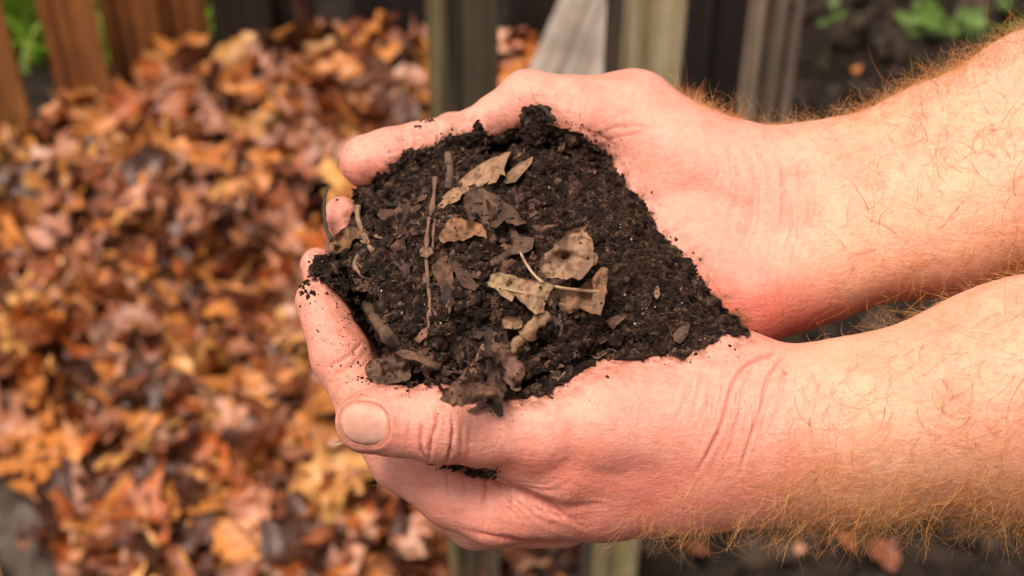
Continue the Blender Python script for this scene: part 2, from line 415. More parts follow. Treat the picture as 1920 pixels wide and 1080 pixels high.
# (which hand, depth mm, width px, redness, polyline)
CR = [
 ('n', 1.5, 3.8, 1.1, [(817, 769), (818, 795), (808, 827), (806, 862)]),
 ('n', 1.1, 3.6, 1.1, [(791, 797), (788, 813), (790, 845), (803, 864)]),
 ('n', 1.1, 3.6, 1.1, [(847, 780), (849, 809), (844, 845), (837, 868)]),
 ('n', .35, 4, .5, [(867, 791), (866, 830), (862, 863)]),
 ('n', .25, 5, .4, [(768, 787), (762, 816), (764, 838)]),
 ('n', .3, 4, .4, [(880, 800), (877, 860)]),
 ('n', .7, 4, .8, [(912, 889), (910, 921), (901, 954)]),
 ('n', .35, 4, .5, [(840, 881), (838, 914), (842, 935)]),
 ('n', .25, 5, .3, [(870, 890), (872, 930)]),
 ('n', 1.3, 8, .8, [(912, 888), (947, 907), (990, 928), (1033, 950), (1058, 966)]),
 ('n', .9, 6, .8, [(867, 993), (925, 1006), (979, 1015), (1030, 1019), (1070, 1016)]),
 ('n', .5, 5, .5, [(950, 908), (955, 940), (952, 965)]),
 ('n', .5, 5, .5, [(985, 925), (990, 945), (1000, 965)]),
 ('n', 1.5, 4.0, .75, [(1452, 655), (1446, 662), (1401, 684), (1373, 723), (1352, 798), (1331, 844), (1308, 885)]),
 ('n', 1.1, 3.6, .6, [(1472, 664), (1458, 680), (1438, 714), (1424, 774), (1401, 839), (1387, 890)]),
 ('n', .6, 4, .4, [(1420, 676), (1400, 710), (1385, 770), (1372, 820)]),
 ('n', .35, 5, .3, [(1332, 700), (1325, 760), (1305, 800)]),
 ('n', .3, 5, .3, [(1312, 700), (1308, 750), (1290, 800)]),
 ('n', .3, 5, .3, [(1475, 690), (1462, 730), (1452, 780)]),
 ('n', .6, 4, .5, [(612, 690), (650, 670), (683, 640)]),
 ('n', .3, 4, .4, [(622, 704), (655, 690), (690, 655)]),
 ('n', .25, 4, .3, [(640, 725), (668, 712), (705, 690)]),
 ('f', .45, 4, .5, [(772, 236), (780, 258), (776, 285)]),
 ('f', .35, 4, .4, [(817, 228), (823, 247), (820, 265)]),
 ('f', .6, 4, .8, [(999, 172), (1003, 188), (1012, 205)]),
 ('f', .8, 6, .5, [(1085, 238), (1110, 250), (1137, 262), (1152, 275)]),
 ('f', .4, 5, .4, [(1125, 250), (1150, 240), (1185, 236), (1220, 238)]),
 ('f', .35, 5, .3, [(1140, 262), (1170, 256), (1210, 246)]),
 ('f', .5, 7, .25, [(1355, 262), (1378, 310), (1380, 360), (1364, 420)]),
 ('f', .5, 7, .3, [(1385, 270), (1408, 310), (1414, 360), (1398, 420), (1385, 470)]),
 ('f', .4, 6, .2, [(1420, 275), (1438, 320), (1440, 380), (1430, 450)]),
 ('f', .35, 6, .2, [(1455, 285), (1468, 330), (1470, 380), (1462, 440)]),
 ('f', .3, 6, .2, [(1490, 290), (1502, 330), (1504, 380)]),
]
rw = np.random.RandomState(17)
for k in range(16):                                  # fine wrist and thumb-joint lines
    x0 = 1290+k*13+rw.uniform(-5, 5); y0 = rw.uniform(690, 760); ln = rw.uniform(50, 120); b_ = rw.uniform(-.35, -.15)
    CR.append(('n', rw.uniform(.2, .42), 3.2, rw.uniform(.1, .3), [(x0, y0), (x0+b_*ln*.4+rw.uniform(-3, 3), y0+ln*.5), (x0+b_*ln, y0+ln)]))
    x0 = 1340+k*12+rw.uniform(-5, 5); y0 = rw.uniform(275, 400); ln = rw.uniform(50, 130)
    CR.append(('f', rw.uniform(.2, .42), 3.2, rw.uniform(.08, .25), [(x0, y0), (x0+rw.uniform(2, 9), y0+ln*.5), (x0-rw.uniform(0, 12), y0+ln)]))
    if k < 9:
        x0 = 772+k*14+rw.uniform(-4, 4); y0 = rw.uniform(770, 800); ln = rw.uniform(30, 65)
        CR.append(('n', rw.uniform(.15, .35), 3, rw.uniform(.1, .3), [(x0, y0), (x0+rw.uniform(-5, 3), y0+ln*.5), (x0+rw.uniform(-4, 6), y0+ln)]))
        x0 = 930+k*17+rw.uniform(-5, 5); y0 = 915+k*6
        CR.append(('n', rw.uniform(.2, .4), 3, rw.uniform(.15, .35), [(x0, y0), (x0+10, y0+14), (x0+24+rw.uniform(0, 10), y0+30)]))
for which, dep, wid, red, L in CR:
    L = smooth_line(L, 5); d, t = poly_dist(Q, L, 40)
    m = (isnear if which == 'n' else ~isnear)*front*np.clip(np.sin(np.pi*np.clip(t, .04, .96))*2.2, 0, 1)
    wob = 1+.25*np.sin(t*23+dep*90)
    gsh = np.exp(-(d/(wid*wob))**2)
    dep *= .62; wid *= .78; gsh = np.exp(-(d/(wid*wob))**2)
    disp += -dep*gsh*m + .22*dep*np.exp(-((d-2.6*wid)/(1.6*wid))**2)*m
    crease = np.maximum(crease, red*np.exp(-(d/(wid*.9))**2)*m)
# wrinkle fields near the thumb root and wrists
def blob(cx, cy, rx, ry): return np.exp(-((Q[:, 0]-cx)/rx)**2-((Q[:, 1]-cy)/ry)**2)
fine = .08+.7*blob(1000, 950, 110, 50)+.8*blob(1390, 780, 70, 120)+.7*blob(1430, 380, 80, 130)+.4*blob(1180, 260, 90, 40)+.45*blob(840, 820, 60, 60)
ang = np.arctan2(Q[:, 1]-905, Q[:, 0]-900)
fan = np.sin(ang*46+vnoise(HV, .12, 5)*5)*blob(1040, 950, 100, 45)
disp += .16*fan*isnear*front
HVm = HV.copy()
disp += .22*fbm(HV, .045, 3, 3)+.05*fbm(HV, .35, 3, 9)
# tendons / veins: soft ridges on the forearms and thumb base
d, t = poly_dist(Q, smooth_line([(1240, 250), (1330, 330), (1450, 390), (1640, 380), (1900, 330)], 6), 80); disp += .5*np.exp(-(d/26)**2)*~isnear*front
d, t = poly_dist(Q, smooth_line([(1180, 650+90), (1400, 735), (1600, 730), (1900, 660)], 6), 80); disp += .45*np.exp(-(d/26)**2)*isnear*front
# nail bed on the near thumb
NCX, NCY, NA, NB = 683, 795, 45, 41
def nail_r(q):
    ex_ = 2.4
    x = (q[:, 0]-NCX)/NA; y = (q[:, 1]-NCY-.08*(q[:, 0]-NCX))/NB
    return (np.abs(x)**ex_+np.abs(y)**ex_)**(1/ex_)
nr = nail_r(Q); nm = isnear*front*(np.abs(Q[:, 0]-NCX) < 90)
disp += nm*(.13*np.exp(-((nr-1.20)/.13)**2)*sstep(-60, -5, Q[:, 0]-NCX+0) - .35*(nr < 1.0))
disp += nm*(.15*np.exp(-((nr-1.16)/.12)**2)) - .35*nm*np.exp(-((nr-1.02)/.05)**2)
HVd = HV+HN*disp[:, None]
SOILP = [(1012, 236), (1050, 252), (1108, 268), (1135, 295), (1160, 335), (1212, 395), (1225, 430), (1262, 470), (1300, 505), (1330, 560), (1360, 590), (1392, 620),
         (1353, 617), (1337, 632), (1313, 648), (1283, 665), (1230, 661), (1190, 663), (1130, 671), (1085, 690), (1045, 715), (1000, 735), (940, 745), (860, 735), (800, 712), (755, 712), (735, 690),
         (722, 655), (695, 615), (660, 570), (625, 530), (592, 512), (598, 488), (625, 470), (640, 440), (668, 420), (676, 388), (670, 366), (694, 352), (728, 330), (745, 305), (765, 288), (800, 280),
         (840, 262), (880, 256), (930, 262), (965, 250), (985, 238)]
# skin colour (pink palms, paler sandy forearms, ruddy mottling; rose also paints underside shading)
pink = np.array([.81, .375, .285]); pale = np.array([.79, .43, .28]); rose = np.array([.70, .20, .14]); sandy = np.array([.70, .33, .17])
x, y = Q[:, 0], Q[:, 1]
armw = sstep(1380, 1650, x)
C = pink*(1-armw)[:, None]+pale*armw[:, None]
rz = np.clip(.25*sstep(-.1, .6, fbm(HV, .05, 3, 44))+.5*blob(1330, 580, 140, 90)*(~isnear)+.75*blob(1460, 600, 160, 60)*(~isnear)+.5*blob(700, 330, 60, 30)+.4*blob(630, 620, 45, 80)
     +.35*blob(1050, 980, 200, 60)*isnear+.4*blob(1350, 930, 200, 70)*isnear+.35*blob(1000, 240, 120, 30)+.5*blob(1090, 875, 170, 40)*isnear+.35*blob(940, 870, 110, 25)*isnear+.12*vnoise(HV, .06, 4)+.12*vnoise(HV, .15, 8)+.08, 0, 1)  # redness at the thumb base stands in for missing bounced light
C = C*(1-rz)[:, None]+rose*rz[:, None]
sd = np.clip(isnear*sstep(1300, 1600, x)*sstep(790, 950, y-(.0)*(x))*.75+.3*isnear*blob(650, 700, 25, 100), 0, 1)
C = C*(1-sd)[:, None]+sandy*sd[:, None]
cr = np.clip(crease*.7, 0, .9)[:, None]; C = C*(1-cr)+np.array([.50, .12, .085])*cr
# dirt worked into nail folds and finger pads, plus painted shade under the thumb
gd, _ = poly_dist(Q, SOILP+[SOILP[0]], 90); nz = fbm(HV, .35, 4, 91, .7)
dirt_shade = np.clip(np.exp(-gd/26)*(.5+1.2*nz), 0, .8)
dirt_shade = np.maximum(dirt_shade, np.clip(.55*(fbm(HV, .22, 4, 95, .75)-.25), 0, .4)*np.clip(blob(640, 620, 70, 130)+blob(720, 300, 130, 50)+blob(700, 780, 90, 70)+.6*blob(1150, 700, 250, 50)+blob(860, 885, 80, 20), 0, 1))
dirt_shade = np.maximum(dirt_shade, .8*isnear*blob(880, 884, 45, 6))  # gap below the thumb: lodged soil and painted occlusion together
dirt_shade = np.maximum(dirt_shade, np.clip(nm*np.exp(-((nr-1.05)/.05)**2)*.75, 0, 1))
C = C*(1-dirt_shade)[:, None]+np.array([.24, .10, .055])*dirt_shade[:, None]
person = np_mesh('person', cam2world(HVd), HF, M_SKIN, cols=np.clip(C, 0, 1), attrs={'fine': fine})
tag(person, 'person with hairy bare pink forearms cupping a heap of dark compost in both hands', 'person')

# helper: march a view ray to the skin
def hit(px, py, which=0, z0=90, back=0.0):
    q = np.stack([np.atleast_1d(px).astype(float), np.atleast_1d(py).astype(float)], 1)
    d = np.stack([(q[:, 0]-960)/FPX, (540-q[:, 1])/FPX, -np.ones(len(q))], 1); dl = np.linalg.norm(d, axis=1)
    t = np.full(len(q), D0-z0)
    for _ in range(60):
        s = sdf_chunks(d*t[:, None], which); t = t+np.maximum(s, -3)*.8/dl
    return d*t[:, None], np.abs(s) < .3
# thumb nail
nu, nv = 26, 24
uu, vv = np.meshgrid(np.linspace(-1, 1, nu), np.linspace(-1, 1, nv), indexing='ij'); uu = uu.ravel(); vv = vv.ravel()
rr_ = np.maximum(np.abs(uu), np.abs(vv)); sc_ = rr_/np.maximum((np.abs(uu)**2.4+np.abs(vv)**2.4)**(1/2.4), 1e-6)
nx = NCX+uu*sc_*NA*.99; ny = NCY+vv*sc_*NB*.99+.08*(nx-NCX)
NP_, ok = hit(nx, ny, 1); NG = gradient(NP_)
rise = .08-.5*rr_**6+.10*vnoise(NP_, .5, 3)
NVt = NP_+NG*rise[:, None]
ii = np.arange(nu*nv).reshape(nu, nv); NF = np.stack([ii[:-1, :-1].ravel(), ii[:-1, 1:].ravel(), ii[1:, 1:].ravel(), ii[1:, :-1].ravel()], 1)
NVb = NP_-NG*.7
edge = np.concatenate([ii[0, :], ii[1:, -1], ii[-1, -2::-1], ii[-2:0:-1, 0]]); e2 = np.roll(edge, -1); nn = nu*nv
NF2 = np.concatenate([NF[:, ::-1], NF+nn, np.stack([edge, e2, e2+nn, edge+nn], 1)])
lun = 1-.0*uu; ncol = np.ones((nn*2, 3)); tipw = sstep(.72, .98, -uu*sc_); ncol[:nn] = 1*(1-tipw)[:, None]+np.array([1.35, 1.4, 1.2])*tipw[:, None]; lu = sstep(.55, .85, uu*sc_)*(rr_ < .93); ncol[:nn] *= 1+.22*lu[:, None]
nail = np_mesh('thumbnail', cam2world(np.concatenate([NVt, NVb])), NF2, M_NAIL, person, cols=ncol)

# ------------------------------------------------------------------ strands (hair, roots, twigs) as tapered tubes
def tubes(paths, radii, sides=3):
    """paths list of (n,3) arrays, same n; radii (N,) or (N,n)"""
    P = np.stack(paths); N, n, _ = P.shape
    T = np.gradient(P, axis=1); T /= np.maximum(np.linalg.norm(T, axis=2, keepdims=True), 1e-9)
    ref = np.zeros_like(T); ref[..., 2] = 1; ref[np.abs(T[..., 2]) > .9] = (1, 0, 0)
    A = np.cross(T, ref); A /= np.linalg.norm(A, axis=2, keepdims=True); B_ = np.cross(T, A)
    rad = np.asarray(radii, float)
    if rad.ndim == 1: rad = rad[:, None]*np.linspace(1, .35, n)[None]
    V = []
    for s in range(sides):
        a = 2*math.pi*s/sides; V.append(P+(A*math.cos(a)+B_*math.sin(a))*rad[..., None])
    V = np.stack(V, 2).reshape(-1, 3)
    base = np.arange(N)[:, None, None]*n*sides+np.arange(n-1)[None, :, None]*sides; s = np.arange(sides)[None, None]; s2 = (s+1) % sides
    F = np.stack([base+s, base+s2, base+sides+s2, base+sides+s], -1).reshape(-1, 4)
    caps = []
    if sides > 3:
        ce = np.arange(N)*n*sides
        for k in range(1, sides-1):
            caps.append(np.stack([ce, ce+k+1, ce+k], 1)); e_ = ce+(n-1)*sides; caps.append(np.stack([e_, e_+k, e_+k+1], 1))
    return V, ([F]+([np.concatenate(caps)] if caps else [])), n*sides

def grow_hair(idx, length, rad, colour, lie, curl, seed):
    r = np.random.RandomState(seed); N = len(idx); n = 9
    p = HVd[idx].copy(); nrm = HN[idx]
    dr = lie(idx, r); dr = dr-nrm*np.einsum('ij,ij->i', dr, nrm)[:, None]; dr /= np.maximum(np.linalg.norm(dr, axis=1, keepdims=True), 1e-6)
    dr = dr+nrm*r.uniform(.2, 1.15, (N, 1)); dr /= np.linalg.norm(dr, axis=1, keepdims=True)
    ax = nrm*r.choice([-1, 1], (N, 1))*1.0+r.normal(0, .5, (N, 3)); ax /= np.linalg.norm(ax, axis=1, keepdims=True)
    L = length(r, N); cv = curl(r, N)
    path = [p-nrm*.2]
    for k in range(1, n):
        th = (cv/n)[:, None]; dr = dr*np.cos(th)+np.cross(ax, dr)*np.sin(th)+ax*(np.einsum('ij,ij->i', ax, dr))[:, None]*(1-np.cos(th))
        dr = dr+nrm*(-.05)*k/n+r.normal(0, .05, (N, 3)); dr /= np.linalg.norm(dr, axis=1, keepdims=True)
        p = p+dr*(L/n)[:, None]; path.append(p)
    paths = np.stack(path, 1)
    # keep strands out of the skin
    flat = paths[:, 1:].reshape(-1, 3); s = sdf_chunks(flat); 
    g = gradient(flat); flat = flat+g*np.maximum(.35-s, 0)[:, None]; paths[:, 1:] = flat.reshape(N, n-1, 3)
    return paths, rad(r, N), colour(r, N)
xx, yy = Q[:, 0], Q[:, 1]
hx = HVd[:, 0]
def pick(w, n, r): w = w/w.sum(); return r.choice(len(w), n, replace=False, p=w)
rh = np.random.RandomState(5)
ntop = isnear & (xx > 1250)
inview = (xx < 2050)
# relative height on the near arm 0 (top) .. 1 (bottom)
def lerp_x(tab, x): t = np.array(tab, float); return np.interp(x, t[:, 0], t[:, 1])
nT = lerp_x([(1000, 760), (1450, 665), (1560, 650), (1700, 592), (1920, 520)], xx); nB = lerp_x([(900, 1035), (1250, 1000), (1500, 968), (1700, 972), (1920, 960)], xx)
fT = lerp_x([(1180, 142), (1290, 200), (1400, 245), (1480, 258), (1560, 235), (1700, 180), (1800, 130), (1920, 70)], xx); fB = lerp_x([(1400, 640), (1600, 590), (1750, 550), (1920, 490)], xx)
rn = (yy-nT)/(nB-nT); rf = (yy-fT)/(fB-fT)
hn_ = .25+1.5*sstep(-.25, .45, fbm(HV, .09, 3, 47))
wn_ = hn_*isnear*inview*(facing > -.75)*(sstep(1080, 1350, xx)*sstep(.55, .95, rn)*2.0+sstep(1400, 1650, xx)*(.30+.5*sstep(.4, 1, rn))+sstep(1480, 1560, xx)*(np.clip(1-np.abs(facing)*2.5, 0, 1))*.4*(rn < .5))*(rn > -.3)
wf_ = hn_*(~isnear)*inview*(facing > -.75)*(sstep(1240, 1330, xx)*(rf < .35)*np.clip(1-(facing-.0)*1.5, 0, 1)*2.6+sstep(1560, 1800, xx)*.20)
def lie_n(idx, r):
    N = len(idx); return np.array([-.6, -1, 0])+r.normal(0, .55, (N, 3))
def lie_f(idx, r):
    N = len(idx); return np.array([-.3, .7, .2])+r.normal(0, .9, (N, 3))
def c_blond(r, N):
    a = r.uniform(0, 1, (N, 1)); return np.array([.88, .50, .20])*(1-a)+np.array([.50, .17, .04])*a
def c_ginger(r, N):
    a = r.uniform(0, 1, (N, 1)); return np.array([.62, .25, .05])*(1-a)+np.array([.28, .07, .015])*a
HP = []
def c_gold(r, N):
    a = r.uniform(0, 1, (N, 1)); return np.array([.72, .32, .07])*(1-a)+np.array([.45, .15, .025])*a
def addhair(*a): HP.append(grow_hair(*a))
addhair(pick(wn_, 3200, rh), lambda r, N: 3.5+14*r.rand(N)**1.4, lambda r, N: r.uniform(.026, .046, N), c_blond, lie_n, lambda r, N: r.uniform(.8, 4.6, N), 1)
addhair(pick(wf_, 3600, rh), lambda r, N: 3+12*r.rand(N)**1.5, lambda r, N: r.uniform(.035, .06, N), c_blond, lie_f, lambda r, N: r.uniform(1.2, 4.4, N), 2)
# longer darker curls
wl_ = isnear*inview*(facing > -.1)*sstep(1380, 1500, xx)*(rn > .1)
addhair(pick(wl_, 420, rh), lambda r, N: r.uniform(7, 20, N), lambda r, N: r.uniform(.045, .075, N), c_gold, lie_n, lambda r, N: r.uniform(1, 3.4, N), 13)
addhair(pick(wl_, 85, rh), lambda r, N: r.uniform(10, 24, N), lambda r, N: r.uniform(.07, .12, N), c_ginger, lie_n, lambda r, N: r.uniform(.8, 3, N), 3)
wl_ = (~isnear)*inview*(facing > -.1)*sstep(1520, 1640, xx)
addhair(pick(wl_, 380, rh), lambda r, N: r.uniform(7, 20, N), lambda r, N: r.uniform(.045, .075, N), c_gold, lie_f, lambda r, N: r.uniform(1, 3.6, N), 14)
addhair(pick(wl_, 110, rh), lambda r, N: r.uniform(10, 24, N), lambda r, N: r.uniform(.07, .12, N), c_ginger, lie_f, lambda r, N: r.uniform(.8, 3.5, N), 4)
wl_ = isnear*(facing < .35)*(facing > -.4)*blob(755, 885, 40, 30)
addhair(pick(wl_+1e-12, 60, rh), lambda r, N: r.uniform(2.5, 5, N), lambda r, N: r.uniform(.025, .04, N), c_blond, lambda idx, r: np.array([-.8, -.7, 0])+r.normal(0, .4, (len(idx), 3)), lambda r, N: r.uniform(.4, 2, N), 6)
pa = np.concatenate([h[0] for h in HP]); ra = np.concatenate([h[1] for h in HP]); ca = np.concatenate([h[2] for h in HP])
V, F, per = tubes(pa, ra, 3)
hair = np_mesh('arm_hair', cam2world(V), F, M_HAIR, person, cols=np.repeat(ca, per, 0)); hair['kind'] = 'stuff'

# ================================================================== COMPOST HEAP
def pip(q, poly):
    poly = np.array(poly, float); x, y = q[:, 0], q[:, 1]; ins = np.zeros(len(q), bool); j = len(poly)-1
    for i in range(len(poly)):
        xi, yi = poly[i]; xj, yj = poly[j]
        c = ((yi > y) != (yj > y)) & (x < (xj-xi)*(y-yi)/(yj-yi+1e-12)+xi); ins ^= c; j = i
    return ins
BUMPS = []
def soil_base(px, py):
    """depth (mm towards the camera) of the smooth heap surface"""
    px = np.asarray(px, float); py = np.asarray(py, float)
    z = 26-(735-py)/480*78
    z = z+25*np.exp(-((px-950)/230)**2-((py-510)/170)**2)
    z = z-8*sstep(760, 590, px)
    z = z+8*sstep(1150, 1380, px)*sstep(400, 640, py)
    return z
step = 2.6
gx = np.arange(560, 1420, step); gy = np.arange(215, 770, step); GX, GY = np.meshgrid(gx, gy, indexing='ij'); qs = np.stack([GX.ravel(), GY.ravel()], 1)
wob = np.stack([vnoise(np.c_[qs/22, np.zeros(len(qs))], 1, 31), vnoise(np.c_[qs/22, np.zeros(len(qs))], 1, 32)], 1)*9+np.stack([vnoise(np.c_[qs/7, np.zeros(len(qs))], 1, 33), vnoise(np.c_[qs/7, np.zeros(len(qs))], 1, 34)], 1)*5
ins = pip(qs+wob, SOILP); dE, _ = poly_dist(qs+wob, SOILP+[SOILP[0]])
sd_ = np.where(ins, dE, -dE)
Z = soil_base(qs[:, 0], qs[:, 1])
# clods: raised lumps of many sizes
H = np.zeros_like(GX)
rb = np.random.RandomState(3)
for (cnt, r0, r1, amp) in ((90, 26, 60, .5), (800, 9, 24, .62), (3800, 3.5, 9, .75)):
    for _ in range(cnt):
        cx, cy, r = rb.uniform(560, 1420), rb.uniform(215, 770), rb.uniform(r0, r1)
        fineside = 1-.65*float(sstep(1030, 1130, cx))
        if r > 12 and rb.rand() > fineside: continue
        i0, i1 = np.searchsorted(gx, [cx-r, cx+r]); j0, j1 = np.searchsorted(gy, [cy-r, cy+r])
        if i1 <= i0 or j1 <= j0: continue
        ex = rb.uniform(.7, 1.3)
        q = 1-((GX[i0:i1, j0:j1]-cx)/r)**2*ex-((GY[i0:i1, j0:j1]-cy)/r)**2/ex
        hb = np.sqrt(np.maximum(q, 0))*r*amp/5.9*fineside
        sub = H[i0:i1, j0:j1]
        base = H[int((i0+i1)//2) if i1 < len(gx) else -1, int((j0+j1)//2) if j1 < len(gy) else -1]
        H[i0:i1, j0:j1] = np.where(hb > 0, np.maximum(sub, base*.75+hb), sub)
p3 = np.c_[qs/5.9, np.zeros(len(qs))]
Hn = H.ravel()+(3.6*fbm(p3, .075, 3, 50)+1.7*fbm(p3, .2, 2, 58))*(1-.6*sstep(1040, 1200, qs[:, 0]))+.9*fbm(p3, .12, 3, 51)+.55*fbm(p3, .6, 3, 52)
# dark hollow under the leaves
Hn = Hn-7*np.exp(-((qs[:, 0]-945)/34)**2-((qs[:, 1]-478)/26)**2)-4*np.exp(-((qs[:, 0]-1020)/60)**2-((qs[:, 1]-420)/25)**2)
SOILZ = Z+Hn
edge_drop = np.where(sd_ > 0, 16*(1-np.sqrt(np.clip(1-(1-np.clip(sd_/42, 0, 1))**2, 0, 1))), 16+(-sd_)*.9)
SOILZ = SOILZ-edge_drop
cgx = np.arange(552, 1430, 6.0); cgy = np.arange(206, 780, 6.0); CX, CY = np.meshgrid(cgx, cgy, indexing='ij')
hp, hok = hit(CX.ravel(), CY.ravel(), 0, 80); hz = np.where(hok, D0+hp[:, 2], -999).reshape(CX.shape)
fi = np.clip((qs[:, 0]-cgx[0])/6, 0, len(cgx)-1.01); fj = np.clip((qs[:, 1]-cgy[0])/6, 0, len(cgy)-1.01); ia = fi.astype(int); ja = fj.astype(int); fi -= ia; fj -= ja
hs = [hz[ia, ja], hz[ia+1, ja], hz[ia, ja+1], hz[ia+1, ja+1]]
hzq = hs[0]*(1-fi)*(1-fj)+hs[1]*fi*(1-fj)+hs[2]*(1-fi)*fj+hs[3]*fi*fj
hzq = np.where((np.max(hs, 0)-np.min(hs, 0)) > 12, np.max(hs, 0), hzq); okh = (hzq > -200) & (np.abs(hzq-(Z-6)) < 40)
wE = (1-sstep(0, 46, sd_))*okh
SOILZ = SOILZ*(1-wE)+(hzq+1.3+np.maximum(Hn, -.3)*.5)*wE
SOILZ = np.where(okh & (qs[:, 0] > 1010) & (sd_ > 0), np.maximum(SOILZ, hzq+1.0), SOILZ)
zg = SOILZ.reshape(GX.shape)
def soil_z(px, py):
    i = np.clip((np.asarray(px, float)-gx[0])/step, 0, len(gx)-2); j = np.clip((np.asarray(py, float)-gy[0])/step, 0, len(gy)-2)
    a = i.astype(int); b = j.astype(int); fa = i-a; fb = j-b
    return zg[a, b]*(1-fa)*(1-fb)+zg[a+1, b]*fa*(1-fb)+zg[a, b+1]*(1-fa)*fb+zg[a+1, b+1]*fa*fb
def PTa(px, py, z):
    d = D0-z; return np.stack([(px-960)/FPX*d, (540-py)/FPX*d, -d], 1)
Vt = PTa(qs[:, 0], qs[:, 1], SOILZ)
keep = (sd_ > -7).reshape(GX.shape); ng = GX.size; ii = np.arange(ng).reshape(GX.shape)
kc = keep[:-1, :-1] & keep[1:, :-1] & keep[1:, 1:] & keep[:-1, 1:]
q4 = np.stack([ii[:-1, :-1][kc], ii[:-1, 1:][kc], ii[1:, 1:][kc], ii[1:, :-1][kc]], 1)
zb = np.minimum(Z-30, SOILZ-3); Vb = PTa(960+(qs[:, 0]-960)*.93, 480+(qs[:, 1]-480)*.93, zb)
E = np.concatenate([q4[:, [0, 1]], q4[:, [1, 2]], q4[:, [2, 3]], q4[:, [3, 0]]]); ek = np.sort(E, 1); u, inv, cn = np.unique(ek[:, 0].astype(np.int64)*ng+ek[:, 1], return_inverse=True, return_counts=True)
be = E[cn[inv] == 1]
SF = np.concatenate([q4, q4[:, ::-1]+ng, np.stack([be[:, 1], be[:, 0], be[:, 0]+ng, be[:, 1]+ng], 1)])
SV = np.concatenate([Vt, Vb]); used = np.unique(SF); mp_ = np.full(len(SV), -1); mp_[used] = np.arange(len(used)); SV = SV[used]; SF = mp_[SF]
# crumbs
def ico(sub):
    bm = bmesh.new(); bmesh.ops.create_icosphere(bm, subdivisions=sub, radius=1)
    v = np.array([x.co[:] for x in bm.verts]); f = np.array([[x.index for x in t.verts] for t in bm.faces]); bm.free(); return v, f
def rand_rot(N, r):
    q = r.normal(size=(N, 4)); q /= np.linalg.norm(q, axis=1, keepdims=True); w, x, y, z = q.T
    return np.stack([np.stack([1-2*(y*y+z*z), 2*(x*y-z*w), 2*(x*z+y*w)], 1), np.stack([2*(x*y+z*w), 1-2*(x*x+z*z), 2*(y*z-x*w)], 1), np.stack([2*(x*z-y*w), 2*(y*z+x*w), 1-2*(x*x+y*y)], 1)], 1)
def crumbs(cen, rad, sub, r, rough=.45, variants=8, aniso=.35):
    v, f = ico(sub); Vs = []; Fs = []; N = len(cen); M = rand_rot(N, r); var = r.randint(variants, size=N)
    vv = []
    for k in range(variants):
        g = v*(1+rough*(r.uniform(-1, 1, (len(v), 1)))); g = g*r.uniform(1-aniso, 1+aniso, 3); vv.append(g)
    vv = np.stack(vv)[var]
    Vc = np.einsum('nij,nkj->nki', M, vv)*np.asarray(rad)[:, None, None]+cen[:, None, :]
    Fc = f[None]+np.arange(N)[:, None, None]*len(v)
    return Vc.reshape(-1, 3), Fc.reshape(-1, 3)
rc = np.random.RandomState(21)
def scatter_soil(N, r0, r1, pw, spread=3):
    pts = np.stack([rc.uniform(565, 1410, N*3), rc.uniform(200, 765, N*3)], 1)
    s = pip(pts, SOILP); dd, _ = poly_dist(pts, SOILP+[SOILP[0]]); pts = pts[s | (dd < spread*rc.rand(len(pts))**2)][:N]
    rad = r0+(r1-r0)*rc.rand(len(pts))**pw
    z = soil_z(pts[:, 0], pts[:, 1]); return pts, rad, z
parts = []
for N, r0, r1, pw, sub, spread in ((9000, .22, .5, 1.2, 1, 8), (9000, .4, 1.0, 1.5, 1, 6), (900, .9, 2.2, 1.8, 2, 2)):
    pts, rad, z = scatter_soil(N, r0, r1, pw, spread)
    if sub == 2:
        k = (pts[:, 0] < 1100) | (rc.rand(len(pts)) < .25); pts, rad, z = pts[k], rad[k], z[k]
    cen = PTa(pts[:, 0], pts[:, 1], z+rad*.35)
    parts.append(crumbs(cen, rad, sub, rc, .28 if sub == 2 else .38))
# the tall clod at the back of the heap
pk = rc.normal(size=(420, 3))*np.array([3.1, 4.6, 3.2])*.55; cen = PT(1006, 232, -40)+pk; cen = cen[(cen[:, 1] > -40)]
parts.append(crumbs(cen, rc.uniform(.5, 1.7, len(cen)), 1, rc))
pk = rc.normal(size=(120, 3))*np.array([1.6, 3.0, 1.6])*.5; parts.append(crumbs(PT(897, 248, -34)+pk, rc.uniform(.3, .9, 120), 1, rc))
# crumbs stuck to the skin
def skin_crumbs(cx, cy, rx, ry, N, r0, r1, which=0):
    px = cx+rc.normal(size=N)*rx; py = cy+rc.normal(size=N)*ry; p, ok = hit(px, py, which); p = p[ok]
    return crumbs(p, rc.uniform(r0, r1, len(p)), 1, rc)
SP_ = []                                              # crumbs spilled over the rim of the heap onto the skin
for k in range(380):
    i = rc.randint(len(SOILP)-1); t_ = rc.rand(); p_ = np.array(SOILP[i])*(1-t_)+np.array(SOILP[i+1])*t_; c_ = p_-np.array([960, 500]); c_ = c_/np.linalg.norm(c_)
    q_ = p_+c_*rc.exponential(12)
    if not (q_[0] < 745 and q_[1] < 520): SP_.append(q_)
SP_ = np.array(SP_); hp_, ok_ = hit(SP_[:, 0], SP_[:, 1], 0); hp_ = hp_[ok_ & (hp_[:, 2] > -D0-75)]
parts.append(crumbs(hp_, .12+.16*rc.rand(len(hp_))+.5*rc.rand(len(hp_))**4, 1, rc))
